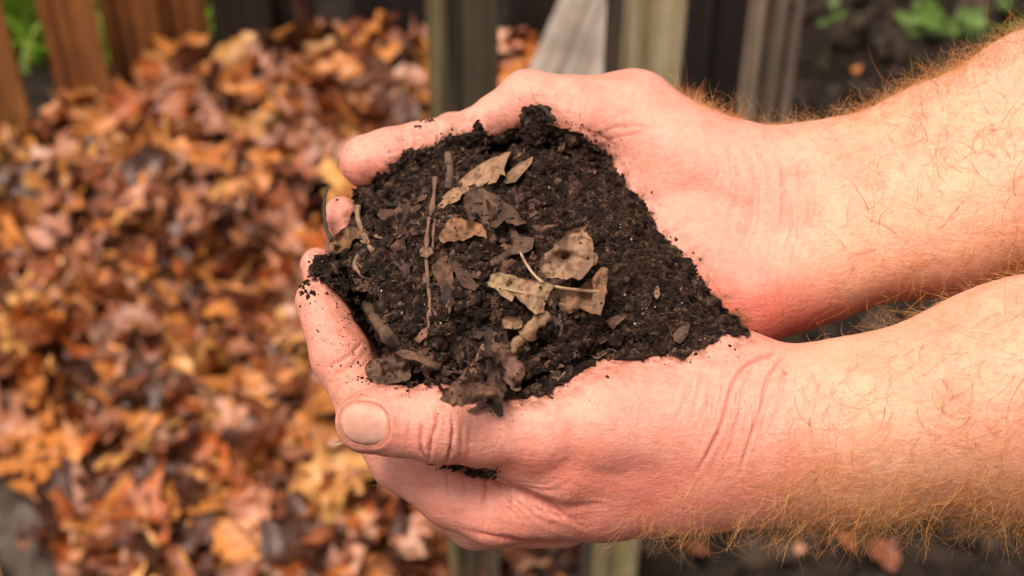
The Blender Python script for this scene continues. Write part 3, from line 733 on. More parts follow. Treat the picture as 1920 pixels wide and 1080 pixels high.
for a in ((573, 545, 9, 12, 26, .3, .9), (590, 580, 14, 30, 12, .15, .4), (640, 640, 30, 40, 60, .08, .28), (680, 700, 25, 20, 30, .1, .4), (660, 600, 25, 40, 40, .08, .25),
          (782, 238, 3, 2, 5, .35, .7), (812, 226, 8, 2, 9, .4, .8), (740, 270, 60, 16, 22, .1, .3), (690, 300, 30, 20, 12, .08, .2), (592, 510, 9, 5, 16, .3, .7), (655, 366, 7, 5, 12, .3, .7),
          (852, 877, 12, 2, 40, .3, .8), (905, 888, 12, 4, 60, .3, 1.0), (880, 883, 22, 2, 30, .2, .6), (805, 870, 4, 2, 6, .2, .5), (1000, 180, 20, 20, 10, .1, .25), (1060, 245, 40, 10, 40, .1, .4),
          (1000, 750, 60, 14, 16, .1, .3), (1180, 680, 70, 10, 14, .12, .35), (1320, 660, 40, 14, 8, .12, .35), (900, 800, 60, 30, 14, .1, .28), (1160, 320, 20, 30, 14, .1, .25), (760, 735, 40, 8, 16, .1, .3), (1240, 440, 20, 30, 20, .15, .4)):
    parts.append(skin_crumbs(*a))
nv_ = len(SV); allV = [SV]; tri = []
for v, f in parts: tri.append(f+nv_); allV.append(v); nv_ += len(v)
soil = np_mesh('compost_heap', cam2world(np.concatenate(allV)), [SF, np.concatenate(tri)], M_SOIL, smooth=False)
recentre(soil, PTW(960, 560, -20))
tag(soil, 'heap of dark crumbly compost held in the two cupped hands', 'compost', kind='stuff')
# flecks: pale grit and brown fibre bits in the heap
pts, rad, z = scatter_soil(520, .14, .42, 2.5, 0); V, F = crumbs(PTa(pts[:, 0], pts[:, 1], z+1.0), rad, 1, rc, .3, 8, .6)
cc = np.array([[.5, .38, .26], [.22, .11, .06], [.14, .07, .04], [.7, .66, .6], [.2, .09, .05]])[rc.choice(5, len(pts), p=[.12, .34, .3, .03, .21])]
grit = np_mesh('soil_flecks', cam2world(V), F, M_TWIG, smooth=False, cols=np.repeat(cc, len(V)//len(pts), 0))
recentre(grit, PTW(960, 560, -20)); tag(grit, 'tiny pale and brown flecks of grit and bark scattered through the dark compost', 'grit', kind='stuff')
# small flakes of rotted leaf
pts, rad, z = scatter_soil(700, .5, 2.3, 2.6, 0); k = (pts[:, 0] < 1080) | (rc.rand(len(pts)) < .3); pts, rad, z = pts[k], rad[k], z[k]; N = len(pts)
fl = np.array([[-1, -.5, 0], [-.3, -.75, .25], [.6, -.5, 0], [1.1, .1, .2], [.4, .7, 0], [-.5, .6, .3], [0, 0, .2]]); ff = np.array([[6, 0, 1], [6, 1, 2], [6, 2, 3], [6, 3, 4], [6, 4, 5], [6, 5, 0]])
M = rand_rot(N, rc); vv_ = fl[None]*rc.uniform(.5, 1.3, (N, 7, 3)); V = np.einsum('nij,nkj->nki', M, vv_)*rad[:, None, None]+PTa(pts[:, 0], pts[:, 1], z+.9)[:, None]
F = (ff[None]+np.arange(N)[:, None, None]*7).reshape(-1, 3); cc = np.array([[.20, .10, .06], [.12, .055, .035], [.30, .17, .10], [.07, .04, .03]])[rc.choice(4, N, p=[.35, .35, .12, .18])]
o = np_mesh('leaf_flakes', cam2world(V.reshape(-1, 3)), F, M_DRY, smooth=False, cols=np.repeat(cc, 7, 0)); recentre(o, PTW(960, 560, -20)); tag(o, 'small rotted brown leaf flakes mixed through the compost heap', 'leaf flakes', kind='stuff')
# bigger torn scraps, half buried, clustered around the whole pieces
SV_, SF_, SC_, off = [], [], [], 0
for k in range(120):
    cl = ((870, 430, 60, 90), (960, 420, 50, 60), (1040, 540, 60, 50), (880, 590, 110, 90), (900, 700, 80, 22), (770, 560, 80, 80), (760, 420, 40, 50))[k % 7]
    cx, cy = cl[0]+rc.normal()*cl[2]*.7, cl[1]+rc.normal()*cl[3]*.7
    if not pip(np.array([[cx, cy]]), SOILP)[0]: continue
    if min(math.hypot(cx-q_[0], (cy-q_[1])*1.2) for q_ in ((850, 365), (890, 335), (930, 310), (1065, 475), (975, 545), (1090, 550), (985, 630), (866, 432), (832, 520), (805, 460), (803, 540), (803, 610), (705, 600))) < 32: continue
    n = 6; gu, gv = np.meshgrid(np.linspace(-1, 1, n), np.linspace(-1, 1, n), indexing='ij'); gu = gu.ravel(); gv = gv.ravel()
    a_ = np.arctan2(gv, gu); rr_k = np.hypot(gu, gv); lob = 1+.35*np.sin(a_*rc.randint(2, 6)+rc.uniform(0, 6))+.15*rc.normal(size=n*n)
    sz = rc.uniform(1.4, 5.2); asp = rc.uniform(.35, .9)
    L3 = np.stack([gu*lob, gv*asp*lob, .5*rc.choice([-1, 1])*(gu**2)*rc.uniform(.2, 1.2)+.5*gv*gu*rc.uniform(-1, 1)+.16*rc.normal(size=n*n)], 1)*sz
    M = np.array(Matrix.Rotation(rc.uniform(-.9, .9), 3, 'X')) @ np.array(Matrix.Rotation(rc.uniform(-.9, .9), 3, 'Y')) @ np.array(Matrix.Rotation(rc.uniform(0, 6.3), 3, 'Z'))
    V_ = L3@M.T+PTa(np.array([cx]), np.array([cy]), soil_z([cx], [cy])+1.3)
    i_ = np.arange(n*n).reshape(n, n); f_ = np.stack([i_[:-1, :-1].ravel(), i_[1:, :-1].ravel(), i_[1:, 1:].ravel(), i_[:-1, 1:].ravel()], 1)
    c_ = np.array([[.17, .08, .05], [.10, .05, .035], [.26, .14, .08], [.06, .035, .025]][rc.choice(4, p=[.35, .3, .12, .23])])
    SV_.append(V_); SF_.append(f_+off); off += n*n; SC_.append(np.tile(c_, (n*n, 1))*rc.uniform(.6, 1.3, (n*n, 1)))
o = np_mesh('leaf_scraps', cam2world(np.concatenate(SV_)), np.concatenate(SF_), M_DRY, cols=np.concatenate(SC_)); recentre(o, PTW(960, 560, -20)); tag(o, 'curled torn scraps of brown leaf half buried across the compost heap', 'leaf scraps', kind='stuff')
# fine rootlets
def px_path(L, off=.8, n=9, lift=None):
    L = np.array(smooth_line(L, max(2, n//(len(L)-1)+1))); t = np.linspace(0, 1, len(L)); tt = np.linspace(0, 1, n)
    x = np.interp(tt, t, L[:, 0]); y = np.interp(tt, t, L[:, 1]); z = soil_z(x, y)
    if L.shape[1] > 2: z = np.maximum(z, -200)*1.0; z = z+np.interp(tt, t, L[:, 2])
    else: z = z+off
    return x, y, z
pth = []; rr2 = []
for _ in range(260):
    cx, cy = rc.uniform(640, 1320), rc.uniform(270, 720)
    if not pip(np.array([[cx, cy]]), SOILP)[0]: continue
    a = rc.uniform(0, 6.28); L = rc.uniform(10, 36); b = a+rc.uniform(-1.2, 1.2)
    P = [(cx, cy), (cx+L*.5*math.cos(a), cy+L*.5*math.sin(a)), (cx+L*.5*math.cos(a)+L*.5*math.cos(b), cy+L*.5*math.sin(a)+L*.5*math.sin(b))]
    x, y, z = px_path(P, .7, 7); z = z.max()*.5+z*.5+rc.normal(0, .5, 7); pth.append(PTa(x, y, z)); rr2.append(rc.uniform(.04, .12))
V, F, per = tubes(pth, np.array(rr2), 3)
cc = np.array([.34, .2, .11])*rc.uniform(.3, 1.2, (len(pth), 1))
fib = np_mesh('rootlets', cam2world(V), F, M_TWIG, cols=np.repeat(cc, per, 0)); recentre(fib, PTW(960, 560, -20))
tag(fib, 'fine tangled brown rootlets lying all over the dark compost', 'rootlets', kind='stuff')

# ------------------------------------------------------------------ dry leaf pieces on the heap
DUST = []
def lamina(name, outline, col, label, lift=(1, 1), tilt=(0, 0), crumple=1.0, rib=None, th=.22, seed=0, curl=0, cat='leaf fragment', col2=None, jag=2.0, spacing=3.6, pit=None):
    """a thin crumpled sheet. outline in photo px, lift mm above the heap, tilt mm of depth per 100 px in x / y"""
    r = np.random.RandomState(seed+100); crumple *= 1.45
    O = np.array(smooth_line(list(outline)+[outline[0]], 4)[:-1]) if jag < 0 else None
    if O is None:
        O = []
        n = len(outline)
        for i in range(n):
            a = np.array(outline[i], float); b = np.array(outline[(i+1) % n], float); L = np.linalg.norm(b-a); k = max(1, int(L/7)); nn_ = np.array([-(b-a)[1], (b-a)[0]])/max(L, 1e-6)
            for j in range(k): O.append(a+(b-a)*j/k+nn_*(r.uniform(-jag, jag) if j else 0))
        O = np.array(O)
    mn, mx = O.min(0), O.max(0)
    g = np.stack(np.meshgrid(np.arange(mn[0], mx[0], spacing), np.arange(mn[1], mx[1], spacing), indexing='ij'), -1).reshape(-1, 2)+r.uniform(-1, 1, (1, 2))
    g = g+r.uniform(-1.2, 1.2, g.shape); ok = pip(g, O); d, _ = poly_dist(g, list(O)+[O[0]]); g = g[ok & (d > spacing*.45)]
    pts = np.concatenate([O, g]); ne = len(O)
    res = geometry.delaunay_2d_cdt([Vector(p) for p in pts], [(i, (i+1) % ne) for i in range(ne)], [], 1, 1e-5)
    V2 = np.array([v[:] for v in res[0]]); T = np.array([f for f in res[2] if len(f) == 3])
    c = O.mean(0); q = V2-c
    zc = float(np.median(soil_base(V2[:, 0], V2[:, 1])))
    df_ = soil_z(V2[:, 0], V2[:, 1])-soil_base(V2[:, 0], V2[:, 1])
    zs = soil_base(V2[:, 0], V2[:, 1])+df_*.15+float(np.percentile(df_, 75))*.85-1.5
    p3 = np.c_[V2/5.9, np.full(len(V2), seed*3.1)]
    dz = lift[0]+tilt[0]*q[:, 0]/100+tilt[1]*q[:, 1]/100+crumple*(2.0*vnoise(p3, .17, 3)+1.3*np.abs(vnoise(p3, .36, 5))+.45*vnoise(p3, .9, 6)+.2*vnoise(p3, 2.0, 7))
    dE, _ = poly_dist(V2, list(O)+[O[0]])
    dz += (curl+3.6*crumple*vnoise(p3, .13, 21+seed))*np.exp(-(dE/9))+1.1*crumple*(1-2*np.abs(vnoise(p3, .22, 31+seed)))
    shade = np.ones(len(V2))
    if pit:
        g_ = np.exp(-((V2[:, 0]-pit[0])/pit[2])**2-((V2[:, 1]-pit[1])/pit[3])**2); dz -= 6*g_; dz += .9*np.exp(-(((V2[:, 0]-pit[0])/pit[2]/1.9)**2+((V2[:, 1]-pit[1])/pit[3]/1.9)**2-1)**2*3); shade -= .55*g_  # the hollow's shade is also painted into the leaf colour
    if rib is not None:
        ribs = rib if isinstance(rib[0], list) else [rib]
        for k, L in enumerate(ribs):
            d, t = poly_dist(V2, L); w = 3.0 if k == 0 else 2.2
            dz += (.75 if k == 0 else .45)*np.exp(-(d/w)**2) - (2.4 if k == 0 else .7)*np.exp(-(d/20)**2)
            shade += (.18 if k == 0 else .1)*np.exp(-(d/w)**2)
    z = zs+2.2+dz
    P = PTa(V2[:, 0], V2[:, 1], z)
    n = len(P); F = [T[:, ::-1] if True else T]
    back = P.copy(); back[:, 2] -= th
    bd = np.array([[i, (i+1) % n_] for n_ in [ne] for i in range(ne)])
    # map outline verts (cdt keeps the input order for input verts)
    sides = np.stack([bd[:, 0], bd[:, 1], bd[:, 1]+n, bd[:, 0]+n], 1)
    col = np.array(col); C = np.tile(col, (n, 1))
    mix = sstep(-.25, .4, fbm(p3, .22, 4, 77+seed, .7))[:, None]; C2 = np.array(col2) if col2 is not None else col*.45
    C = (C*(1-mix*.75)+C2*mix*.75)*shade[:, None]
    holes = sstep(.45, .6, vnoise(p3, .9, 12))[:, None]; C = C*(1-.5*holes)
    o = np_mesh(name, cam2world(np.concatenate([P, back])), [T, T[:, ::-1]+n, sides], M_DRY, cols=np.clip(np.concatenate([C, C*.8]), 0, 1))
    DUST.append((P[r.randint(n, size=max(3, int(n*.05)))]))
    cw = PTW(c[0], c[1], float(z.mean())); recentre(o, cw)
    return tag(o, label, cat)
TAN = (.40, .23, .13); LTAN = (.37, .21, .125); BRN = (.17, .075, .04); RBR = (.24, .10, .05); DBR = (.06, .032, .022); GRB = (.18, .10, .06)
lamina('leaf_fragment', [(814, 402), (822, 380), (833, 366), (852, 348), (872, 328), (896, 310), (925, 294), (958, 284), (950, 302), (945, 318), (948, 330), (938, 326), (930, 342), (914, 346), (918, 338), (902, 350), (882, 356), (866, 364), (862, 374), (846, 382), (834, 392)],
       LTAN, 'long pale toothed dry leaf folded lengthwise, pointing up right at the back', (6, 0), (6, 2), .75, [[(818, 398), (850, 368), (890, 335), (952, 288)], [(850, 368), (862, 345)], [(890, 335), (905, 345)], [(870, 352), (885, 353)], [(912, 318), (932, 336)]], seed=1, curl=-1.5, col2=(.28, .15, .08), jag=1.2)
lamina('leaf_fragment', [(944, 342), (950, 325), (972, 306), (1000, 293), (997, 305), (980, 325), (966, 342), (950, 345)], (.33, .19, .11), 'small brown leaf tip right beside the long pale toothed leaf', (5, 0), (3, 2), .6, [(948, 342), (996, 296)], seed=2, jag=1.4)
lamina('leaf_fragment', [(872, 360), (905, 352), (935, 368), (965, 392), (988, 418), (968, 424), (945, 412), (930, 428), (905, 420), (896, 402), (886, 420), (878, 408), (870, 388)], (.16, .085, .055), 'dark reddish brown leaf shred hanging below the long pale leaf', (3, 0), (1, -3), 1.4, [(880, 362), (985, 420)], seed=3, jag=3)
lamina('leaf_fragment', [(822, 446), (834, 420), (850, 405), (880, 412), (905, 420), (914, 448), (890, 440), (868, 452), (846, 452), (832, 456)], (.33, .16, .08), 'orange brown crinkled leaf piece left of the heap centre', (4, 0), (0, -4), 1.3, [(825, 448), (905, 425)], seed=4, jag=2.5, curl=1)
lamina('leaf_fragment', [(826, 462), (838, 475), (848, 500), (850, 530), (852, 560), (842, 590), (834, 566), (826, 540), (812, 512), (808, 498), (820, 490)], (.19, .09, .055), 'narrow brown hanging leaf strip just right of the long upright stem', (4, 0), (0, 2), 1.0, [(830, 465), (846, 585)], seed=5, jag=1.6)
lamina('leaf_fragment', [(848, 470), (862, 500), (885, 520), (900, 535), (890, 546), (868, 538), (856, 520), (848, 500)], (.14, .065, .04), 'small dark brown leaf strip behind the narrow hanging strip', (2.5, 0), (0, 0), 1.0, None, seed=6, jag=1.6)
lamina('leaf_fragment', [(955, 412), (966, 424), (974, 444), (1002, 446), (998, 466), (978, 476), (958, 478), (940, 502), (922, 498), (918, 490), (940, 476), (958, 458), (954, 432)], (.13, .07, .045), 'dark grey brown twisted leaf shred above the pair of tan leaves', (5, 0), (2, 2), 1.2, [(958, 420), (966, 470), (925, 495)], seed=7, jag=2)
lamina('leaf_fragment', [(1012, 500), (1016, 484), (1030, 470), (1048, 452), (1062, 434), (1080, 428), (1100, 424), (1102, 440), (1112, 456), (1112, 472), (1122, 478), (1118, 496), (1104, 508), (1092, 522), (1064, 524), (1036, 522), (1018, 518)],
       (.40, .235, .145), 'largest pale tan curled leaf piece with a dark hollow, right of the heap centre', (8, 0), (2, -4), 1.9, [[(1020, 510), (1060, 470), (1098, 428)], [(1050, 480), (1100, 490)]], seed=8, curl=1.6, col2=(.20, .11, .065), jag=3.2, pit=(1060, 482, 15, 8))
lamina('leaf_fragment', [(914, 534), (920, 514), (938, 510), (958, 515), (980, 522), (1006, 526), (1040, 534), (1030, 548), (1024, 566), (1020, 586), (1004, 590), (990, 578), (976, 566), (966, 552), (960, 566), (946, 558), (934, 546)],
       (.34, .195, .115), 'pale tan leaf piece with a straight vein lying left of the brown torn leaf', (6.5, 0), (1, -2), .75, [[(914, 532), (960, 545), (1020, 556)], [(960, 545), (980, 530)], [(985, 550), (1008, 580)]], seed=9, curl=.8, col2=(.34, .24, .12), jag=1.8)
lamina('leaf_fragment', [(1020, 528), (1048, 534), (1080, 540), (1112, 520), (1128, 500), (1140, 502), (1138, 530), (1134, 560), (1126, 592), (1108, 588), (1088, 578), (1070, 588), (1048, 586), (1030, 578), (1022, 560)],
       (.25, .145, .085), 'brown torn leaf crossed by a thin pale stalk, right below the largest tan piece', (6, 0), (5, -2), 1.4, [[(1030, 545), (1090, 545), (1136, 548)], [(1090, 545), (1110, 580)]], seed=10, curl=.8, col2=(.34, .15, .08), jag=2)
lamina('leaf_fragment', [(940, 598), (950, 592), (968, 594), (980, 602), (978, 614), (962, 618), (946, 616)], (.38, .21, .11), 'small pale speckled chip of bark below the tan leaf piece', (4, 0), (0, -2), .5, None, th=1.2, seed=11, cat='bark chip')
lamina('leaf_fragment', [(918, 650), (930, 640), (950, 654), (968, 668), (982, 682), (984, 702), (976, 732), (958, 730), (945, 712), (930, 690), (922, 670)], (.20, .10, .07), 'ragged brown leaf piece at the front edge of the heap below the rolled leaf', (5, 0), (3, 1), 1.5, [(925, 648), (968, 728)], seed=12, jag=2.5)
lamina('leaf_fragment', [(824, 748), (834, 728), (860, 712), (900, 716), (938, 728), (942, 744), (910, 752), (880, 758), (850, 764), (838, 756)], (.20, .095, .055), 'fibrous flat brown leaf pad resting on the near thumb', (9, 0), (0, 2), 1.8, None, seed=13, jag=3.5, col2=(.10, .05, .035))
lamina('leaf_fragment', [(684, 692), (694, 676), (716, 664), (740, 660), (762, 672), (772, 690), (768, 712), (742, 718), (716, 720), (694, 718)], (.16, .085, .055), 'fuzzy grey brown leaf clump lodged between the index finger and the thumb', (9, 0), (3, 0), 2.4, None, seed=14, jag=3, col2=(.10, .055, .04))
lamina('leaf_fragment', [(740, 660), (760, 654), (790, 664), (812, 680), (806, 688), (780, 676), (756, 672)], (.22, .11, .07), 'thin curved brown leaf sliver behind the fuzzy clump', (7, 0), (0, 0), .9, None, seed=15, jag=1.6)
lamina('leaf_fragment', [(614, 462), (622, 446), (640, 430), (664, 424), (686, 430), (680, 444), (660, 452), (655, 466), (636, 474), (620, 478)], (.22, .11, .05), 'curled brown leaf scrap at the left tip of the heap', (6, 0), (2, -2), 1.6, [(618, 465), (680, 430)], seed=16, jag=2.2, col2=(.07, .035, .02))
lamina('leaf_fragment', [(1122, 604), (1140, 598), (1160, 590), (1176, 592), (1162, 604), (1150, 618), (1140, 608)], (.17, .09, .06), 'small curled brown leaf flake on the right slope of the heap', (2.5, 0), (0, 0), .8, None, seed=17, jag=1.2)
lamina('leaf_fragment', [(776, 636), (790, 618), (802, 612), (800, 632), (786, 644)], (.24, .11, .07), 'tiny reddish leaf flake touching the foot of the long stem', (2.5, 0), (0, 0), .5, None, seed=18, jag=1)
lamina('leaf_fragment', [(1262, 628), (1274, 612), (1294, 606), (1290, 628), (1275, 644), (1264, 640)], (.14, .08, .05), 'flat grey brown bark flake near the heel of the near hand', (3, 0), (0, 0), .6, None, th=.8, seed=19, jag=1.2, cat='bark flake')
lamina('leaf_fragment', [(786, 468), (794, 460), (808, 462), (812, 474), (800, 484), (788, 480)], (.30, .17, .10), 'small round tan crumb of leaf beside the middle of the long stem', (3, 0), (0, 0), .6, None, th=1, seed=20, jag=1.4)
lamina('leaf_fragment', [(1228, 540), (1234, 534), (1238, 552), (1232, 562), (1226, 556)], (.30, .17, .11), 'tiny upright sliver of brown bark on the right slope', (1.5, 0), (0, 0), .3, None, th=.6, seed=21, jag=.6, cat='bark sliver')

dp = np.concatenate(DUST); V, F = crumbs(dp+np.array([0, 0, .15]), (.07+.5*rc.rand(len(dp))**3), 1, rc)
o = np_mesh('soil_dust', cam2world(V), F, M_SOIL, smooth=False); recentre(o, PTW(960, 500, 5)); tag(o, 'fine dark soil crumbs sprinkled over the dry leaf pieces', 'soil crumbs', kind='stuff')
# rolled leaf: a tube with an open end
def twig(name, L, r0, r1, col, label, cat='twig', n=16, sides=8, off=None, knob=0, hollow=False, seed=0, wobble=.12):
    r = np.random.RandomState(seed+50)
    L = [(p[0], p[1], (p[2] if len(p) > 2 else (off or 1.0))) for p in L]
    SL = np.array(smooth_line(L, 8)); t = np.linspace(0, 1, len(SL)); tt = np.linspace(0, 1, n)
    x, y, o_ = [np.interp(tt, t, SL[:, k]) for k in range(3)]
    sz_ = soil_z(x, y); pz = np.concatenate([[sz_[0]]*2, sz_, [sz_[-1]]*2]); lp = np.max([pz[k:k+len(x)] for k in range(5)], 0)
    zs = lp*.6+sz_*.4; zs = np.convolve(np.concatenate([[zs[0]], zs, [zs[-1]]]), [.25, .5, .25], 'valid')
    z = zs+.35*r0+np.maximum(o_-4, 0)*.8
    P = PTa(x, y, z)
    rad = np.linspace(r0, r1, n)*(1+wobble*r.normal(size=n))
    if knob: rad[::max(2, n//knob)] *= 1.5
    V, F, per = tubes([P], rad[None], sides)
    V = V+.22*min(r0, 1.8)*np.stack([fbm(V, .6, 3, seed+q) for q in range(3)], 1)
    C = np.tile(np.array(col), (len(V), 1))*(1+.6*fbm(V, .5, 3, seed+3))[:, None]
    o = np_mesh(name, cam2world(V), F, M_TWIG, cols=np.clip(C, 0, 1))
    recentre(o, Vector(cam2world(P[n//2]))); return tag(o, label, cat)
twig('rolled_leaf', [(952, 662, 4), (966, 645, 6), (982, 634, 5), (1000, 610, 7), (1022, 592, 6)], 1.6, 2.4, (.33, .19, .11), 'thick brown rolled leaf lying diagonally below the brown torn leaf', 'leaf roll', sides=10, seed=1, wobble=.2)
twig('twig', [(682, 562, 4), (700, 590, 4), (720, 618, 4), (732, 640, 4)], 2.0, 2.3, (.10, .058, .035), 'thick straight grey twig beside the upright index finger', sides=10, seed=2, wobble=.05)
twig('twig', [(816, 335, 5), (812, 380, 5), (802, 430, 5), (800, 490, 5), (806, 560, 5), (804, 600, 4), (798, 650, 3)], .75, .5, (.20, .105, .07), 'long thin brown stem running down the left half of the heap', n=26, sides=6, knob=5, seed=3)
twig('twig', [(816, 400, 3), (812, 450, 3), (812, 500, 3)], .6, .45, (.16, .08, .05), 'thin dark stem lying parallel and just right of the long brown stem', n=14, sides=6, seed=4)
twig('twig', [(840, 290, 5), (844, 320, 4), (840, 355, 3)], 1.6, 1.3, (.12, .075, .05), 'short stout brown twig stub near the back of the heap', sides=8, seed=5)
twig('twig', [(670, 385, 6), (672, 410, 5), (684, 445, 4), (700, 472, 3)], 1.1, .7, (.26, .16, .10), 'pale knotted twig below the far thumb', sides=7, seed=6, knob=3)
twig('twig', [(672, 478, 3), (664, 496, 3), (678, 516, 3), (694, 524, 3)], .85, .6, (.22, .12, .08), 'short hooked brown twig on the left side of the heap', n=12, sides=6, seed=7)
twig('rootlet', [(668, 492, 3.5), (685, 508, 3), (708, 522, 3)], .22, .12, (.32, .2, .12), 'fine pale rootlet beside the short hooked twig', 'rootlet', n=10, sides=4, seed=8)
twig('stalk', [(974, 470, 10), (990, 500, 11), (1018, 530, 12.5), (1060, 541, 12.5), (1100, 545, 12), (1138, 549, 11)], .42, .62, (.42, .27, .17), 'long thin pale leaf stalk crossing the tan and brown leaves', 'leaf stalk', n=20, sides=6, seed=9)
twig('stalk', [(914, 530, 9.5), (950, 542, 10), (990, 552, 10), (1022, 560, 9)], .35, .28, (.42, .28, .17), 'short pale leaf stalk lying along the lower tan leaf', 'leaf stalk', n=14, sides=5, seed=10)
twig('rootlet', [(1042, 716, 3), (1062, 696, 4), (1085, 672, 4), (1110, 660, 4), (1128, 656, 3.5)], .42, .2, (.24, .16, .11), 'curved root rising from the palm of the near hand to the heap', 'rootlet', n=16, sides=5, seed=11)
twig('rootlet', [(1108, 664, 4), (1118, 672, 4), (1136, 662, 4), (1146, 654, 4), (1156, 660, 3)], .2, .12, (.3, .2, .13), 'tiny branching pale root at the front edge of the heap', 'rootlet', n=12, sides=4, seed=12)
twig('rootlet', [(800, 288, 2.5), (815, 284, 3), (832, 276, 3)], .22, .16, (.7, .6, .45), 'short white rootlet near the far thumb', 'rootlet', n=8, sides=4, seed=13)
twig('twig', [(788, 668, 5), (800, 680, 5), (822, 690, 5)], 1.4, 1.2, (.12, .075, .055), 'short dark twig stub behind the flat brown leaf pad', sides=7, seed=14)
twig('twig', [(914, 620, 5), (920, 640, 5), (922, 668, 5)], 1.6, 2.0, (.05, .028, .017), 'stubby black twig left of the rolled leaf', sides=8, seed=15, wobble=.05)
twig('twig', [(938, 410, 5), (930, 385, 5), (906, 372, 5)], .6, .4, (.2, .11, .07), 'bent thin twig under the dark leaf shred', n=10, sides=5, seed=16)
twig('twig', [(1046, 592, 2), (1052, 610, 2), (1050, 630, 2)], .8, .6, (.17, .11, .08), 'short upright brown twig below the brown torn leaf', n=8, sides=6, seed=17)
# free twig poking out beside the fingertip
def free_twig(name, L, r0, r1, col, label, cat='twig', seed=0):
    P = np.array([PT(*p) for p in smooth_line(L, 5)]); rad = np.linspace(r0, r1, len(P))
    V, F, per = tubes([P], rad[None]*(1+.15*np.random.RandomState(seed).normal(size=(1, len(P)))), 6)
    o = np_mesh(name, cam2world(V), F, M_TWIG, cols=np.tile(np.array(col), (len(V), 1))); recentre(o, Vector(cam2world(P[len(P)//2]))); return tag(o, label, cat)
free_twig('twig', [(614, 350, -34), (609, 375, -33), (608, 405, -32), (612, 430, -30), (622, 450, -28)], .5, .75, (.07, .05, .04), 'thin dark twig standing beside the left fingertip, outside the heap', seed=1)
free_twig('rootlet', [(615, 829, 38), (622, 834, 39), (634, 833, 40), (648, 829, 40)], .12, .3, (.45, .35, .28), 'tiny pale rootlet sticking out below the thumbnail', 'rootlet', seed=2)
free_twig('twig', [(1010, 198, -38), (1022, 206, -38), (1030, 216, -38), (1042, 226, -39)], .9, .7, (.06, .04, .03), 'dark bark sliver on top of the tall clod', seed=3)

# ================================================================== BACKGROUND
def pile_h(x, y):
    x = np.asarray(x, float); y = np.asarray(y, float)
    up = sstep(1.15, 2.25, y)
    m = up*(1-sstep(2.35, 3.0, y)*.9)*(1-sstep(.12, .5, x))*(.42+.58*sstep(-1.0, -.2, x))
    return .20*m+.015*np.sin(x*9+2)*np.cos(y*7)*m
def earth_h(x, y):
    p = np.c_[np.ravel(x), np.ravel(y), np.zeros(np.size(x))]
    near = np.exp(-((p[:, 1]-2)/3)**2)*np.exp(-((p[:, 0])/3)**2)
    h = pile_h(p[:, 0], p[:, 1])+near*(.035*fbm(p, 5, 3, 61)+.012*fbm(p, 26, 3, 62))*sstep(-.6, -.42, p[:, 0])
    bank = .25*sstep(2.3, 3.2, p[:, 1])*sstep(.3, .9, p[:, 0])
    return (h+bank*near).reshape(np.shape(x))
# ground: one sheet, dense near the view and stretching to the horizon
a = np.concatenate([-np.geomspace(60, 2.3, 14), np.arange(-2.2, 2.2, .02), np.geomspace(2.3, 60, 14)])
b = np.concatenate([-np.geomspace(60, 1, 8)+1.5, np.arange(.6, 4.0, .02), np.geomspace(4.1, 90, 14)])
AX, AY = np.meshgrid(a, b, indexing='ij'); AZ = earth_h(AX, AY); ii = np.arange(AX.size).reshape(AX.shape)
GF = np.stack([ii[:-1, :-1].ravel(), ii[1:, :-1].ravel(), ii[1:, 1:].ravel(), ii[:-1, 1:].ravel()], 1)
gr = np_mesh('ground', np.stack([AX.ravel(), AY.ravel(), AZ.ravel()], 1), GF, M_EARTH); tag(gr, 'dark bare garden soil', kind='structure')
# grey path at the lower left
pv = []; n1, n2 = 40, 60
ex = np.linspace(-3.0, -.50, n1); ey = np.linspace(-1.0, 1.55, n2); EX, EY = np.meshgrid(ex, ey, indexing='ij')
EX = EX+.05*vnoise(np.c_[EX.ravel()*0, EY.ravel(), EY.ravel()*0], 6, 3).reshape(EX.shape)*(EX > -.6)
EZ = earth_h(EX, EY)+.012+.004*vnoise(np.c_[EX.ravel(), EY.ravel(), EX.ravel()*0], 20, 5).reshape(EX.shape)
ii = np.arange(EX.size).reshape(EX.shape); PF = np.stack([ii[:-1, :-1].ravel(), ii[1:, :-1].ravel(), ii[1:, 1:].ravel(), ii[:-1, 1:].ravel()], 1)
path = np_mesh('path', np.stack([EX.ravel(), EY.ravel(), EZ.ravel()], 1), PF, M_PATH); tag(path, 'grey trodden path at the foot of the leaf pile', kind='structure')

# fallen leaves
def leaf_shape(r, kind, size):
    nl, nw = (13, 5)
    t = np.linspace(0, 1, nl); env = np.sin(np.pi*np.clip(t, .02, .98)**.8)**.8
    if kind == 0: w = env*.36*(1+.42*np.cos(2*np.pi*(t*3.6+r.rand())))            # lobed oak
    elif kind == 1: w = env*.30*(1+.06*np.cos(2*np.pi*t*6))                          # oval
    else: w = env*.46*(1+.55*np.cos(2*np.pi*(t*2.2+.1)))                            # broad lobed
    w = np.maximum(w, .02); s = np.linspace(-1, 1, nw)
    X = (t[:, None]-.5)*np.ones(nw)+.08*np.abs(s)[None]*w[:, None]; Y = w[:, None]*s[None]*(1+.12*r.uniform(-1, 1, (nl, nw)))
    fold = r.uniform(.1, .9)*r.choice([1, 1, -1]); bend = r.uniform(-1.6, 1.6); tw = r.uniform(-.9, .9)
    Zz = fold*np.abs(Y)*.7+bend*.35*(t[:, None]-.5)**2+tw*(t[:, None]-.5)*Y*1.3+.05*r.normal(size=(nl, nw))
    v = np.stack([X, Y, Zz], -1).reshape(-1, 3)*size
    i = np.arange(nl*nw).reshape(nl, nw); f = np.stack([i[:-1, :-1].ravel(), i[1:, :-1].ravel(), i[1:, 1:].ravel(), i[:-1, 1:].ravel()], 1)
    return v, f
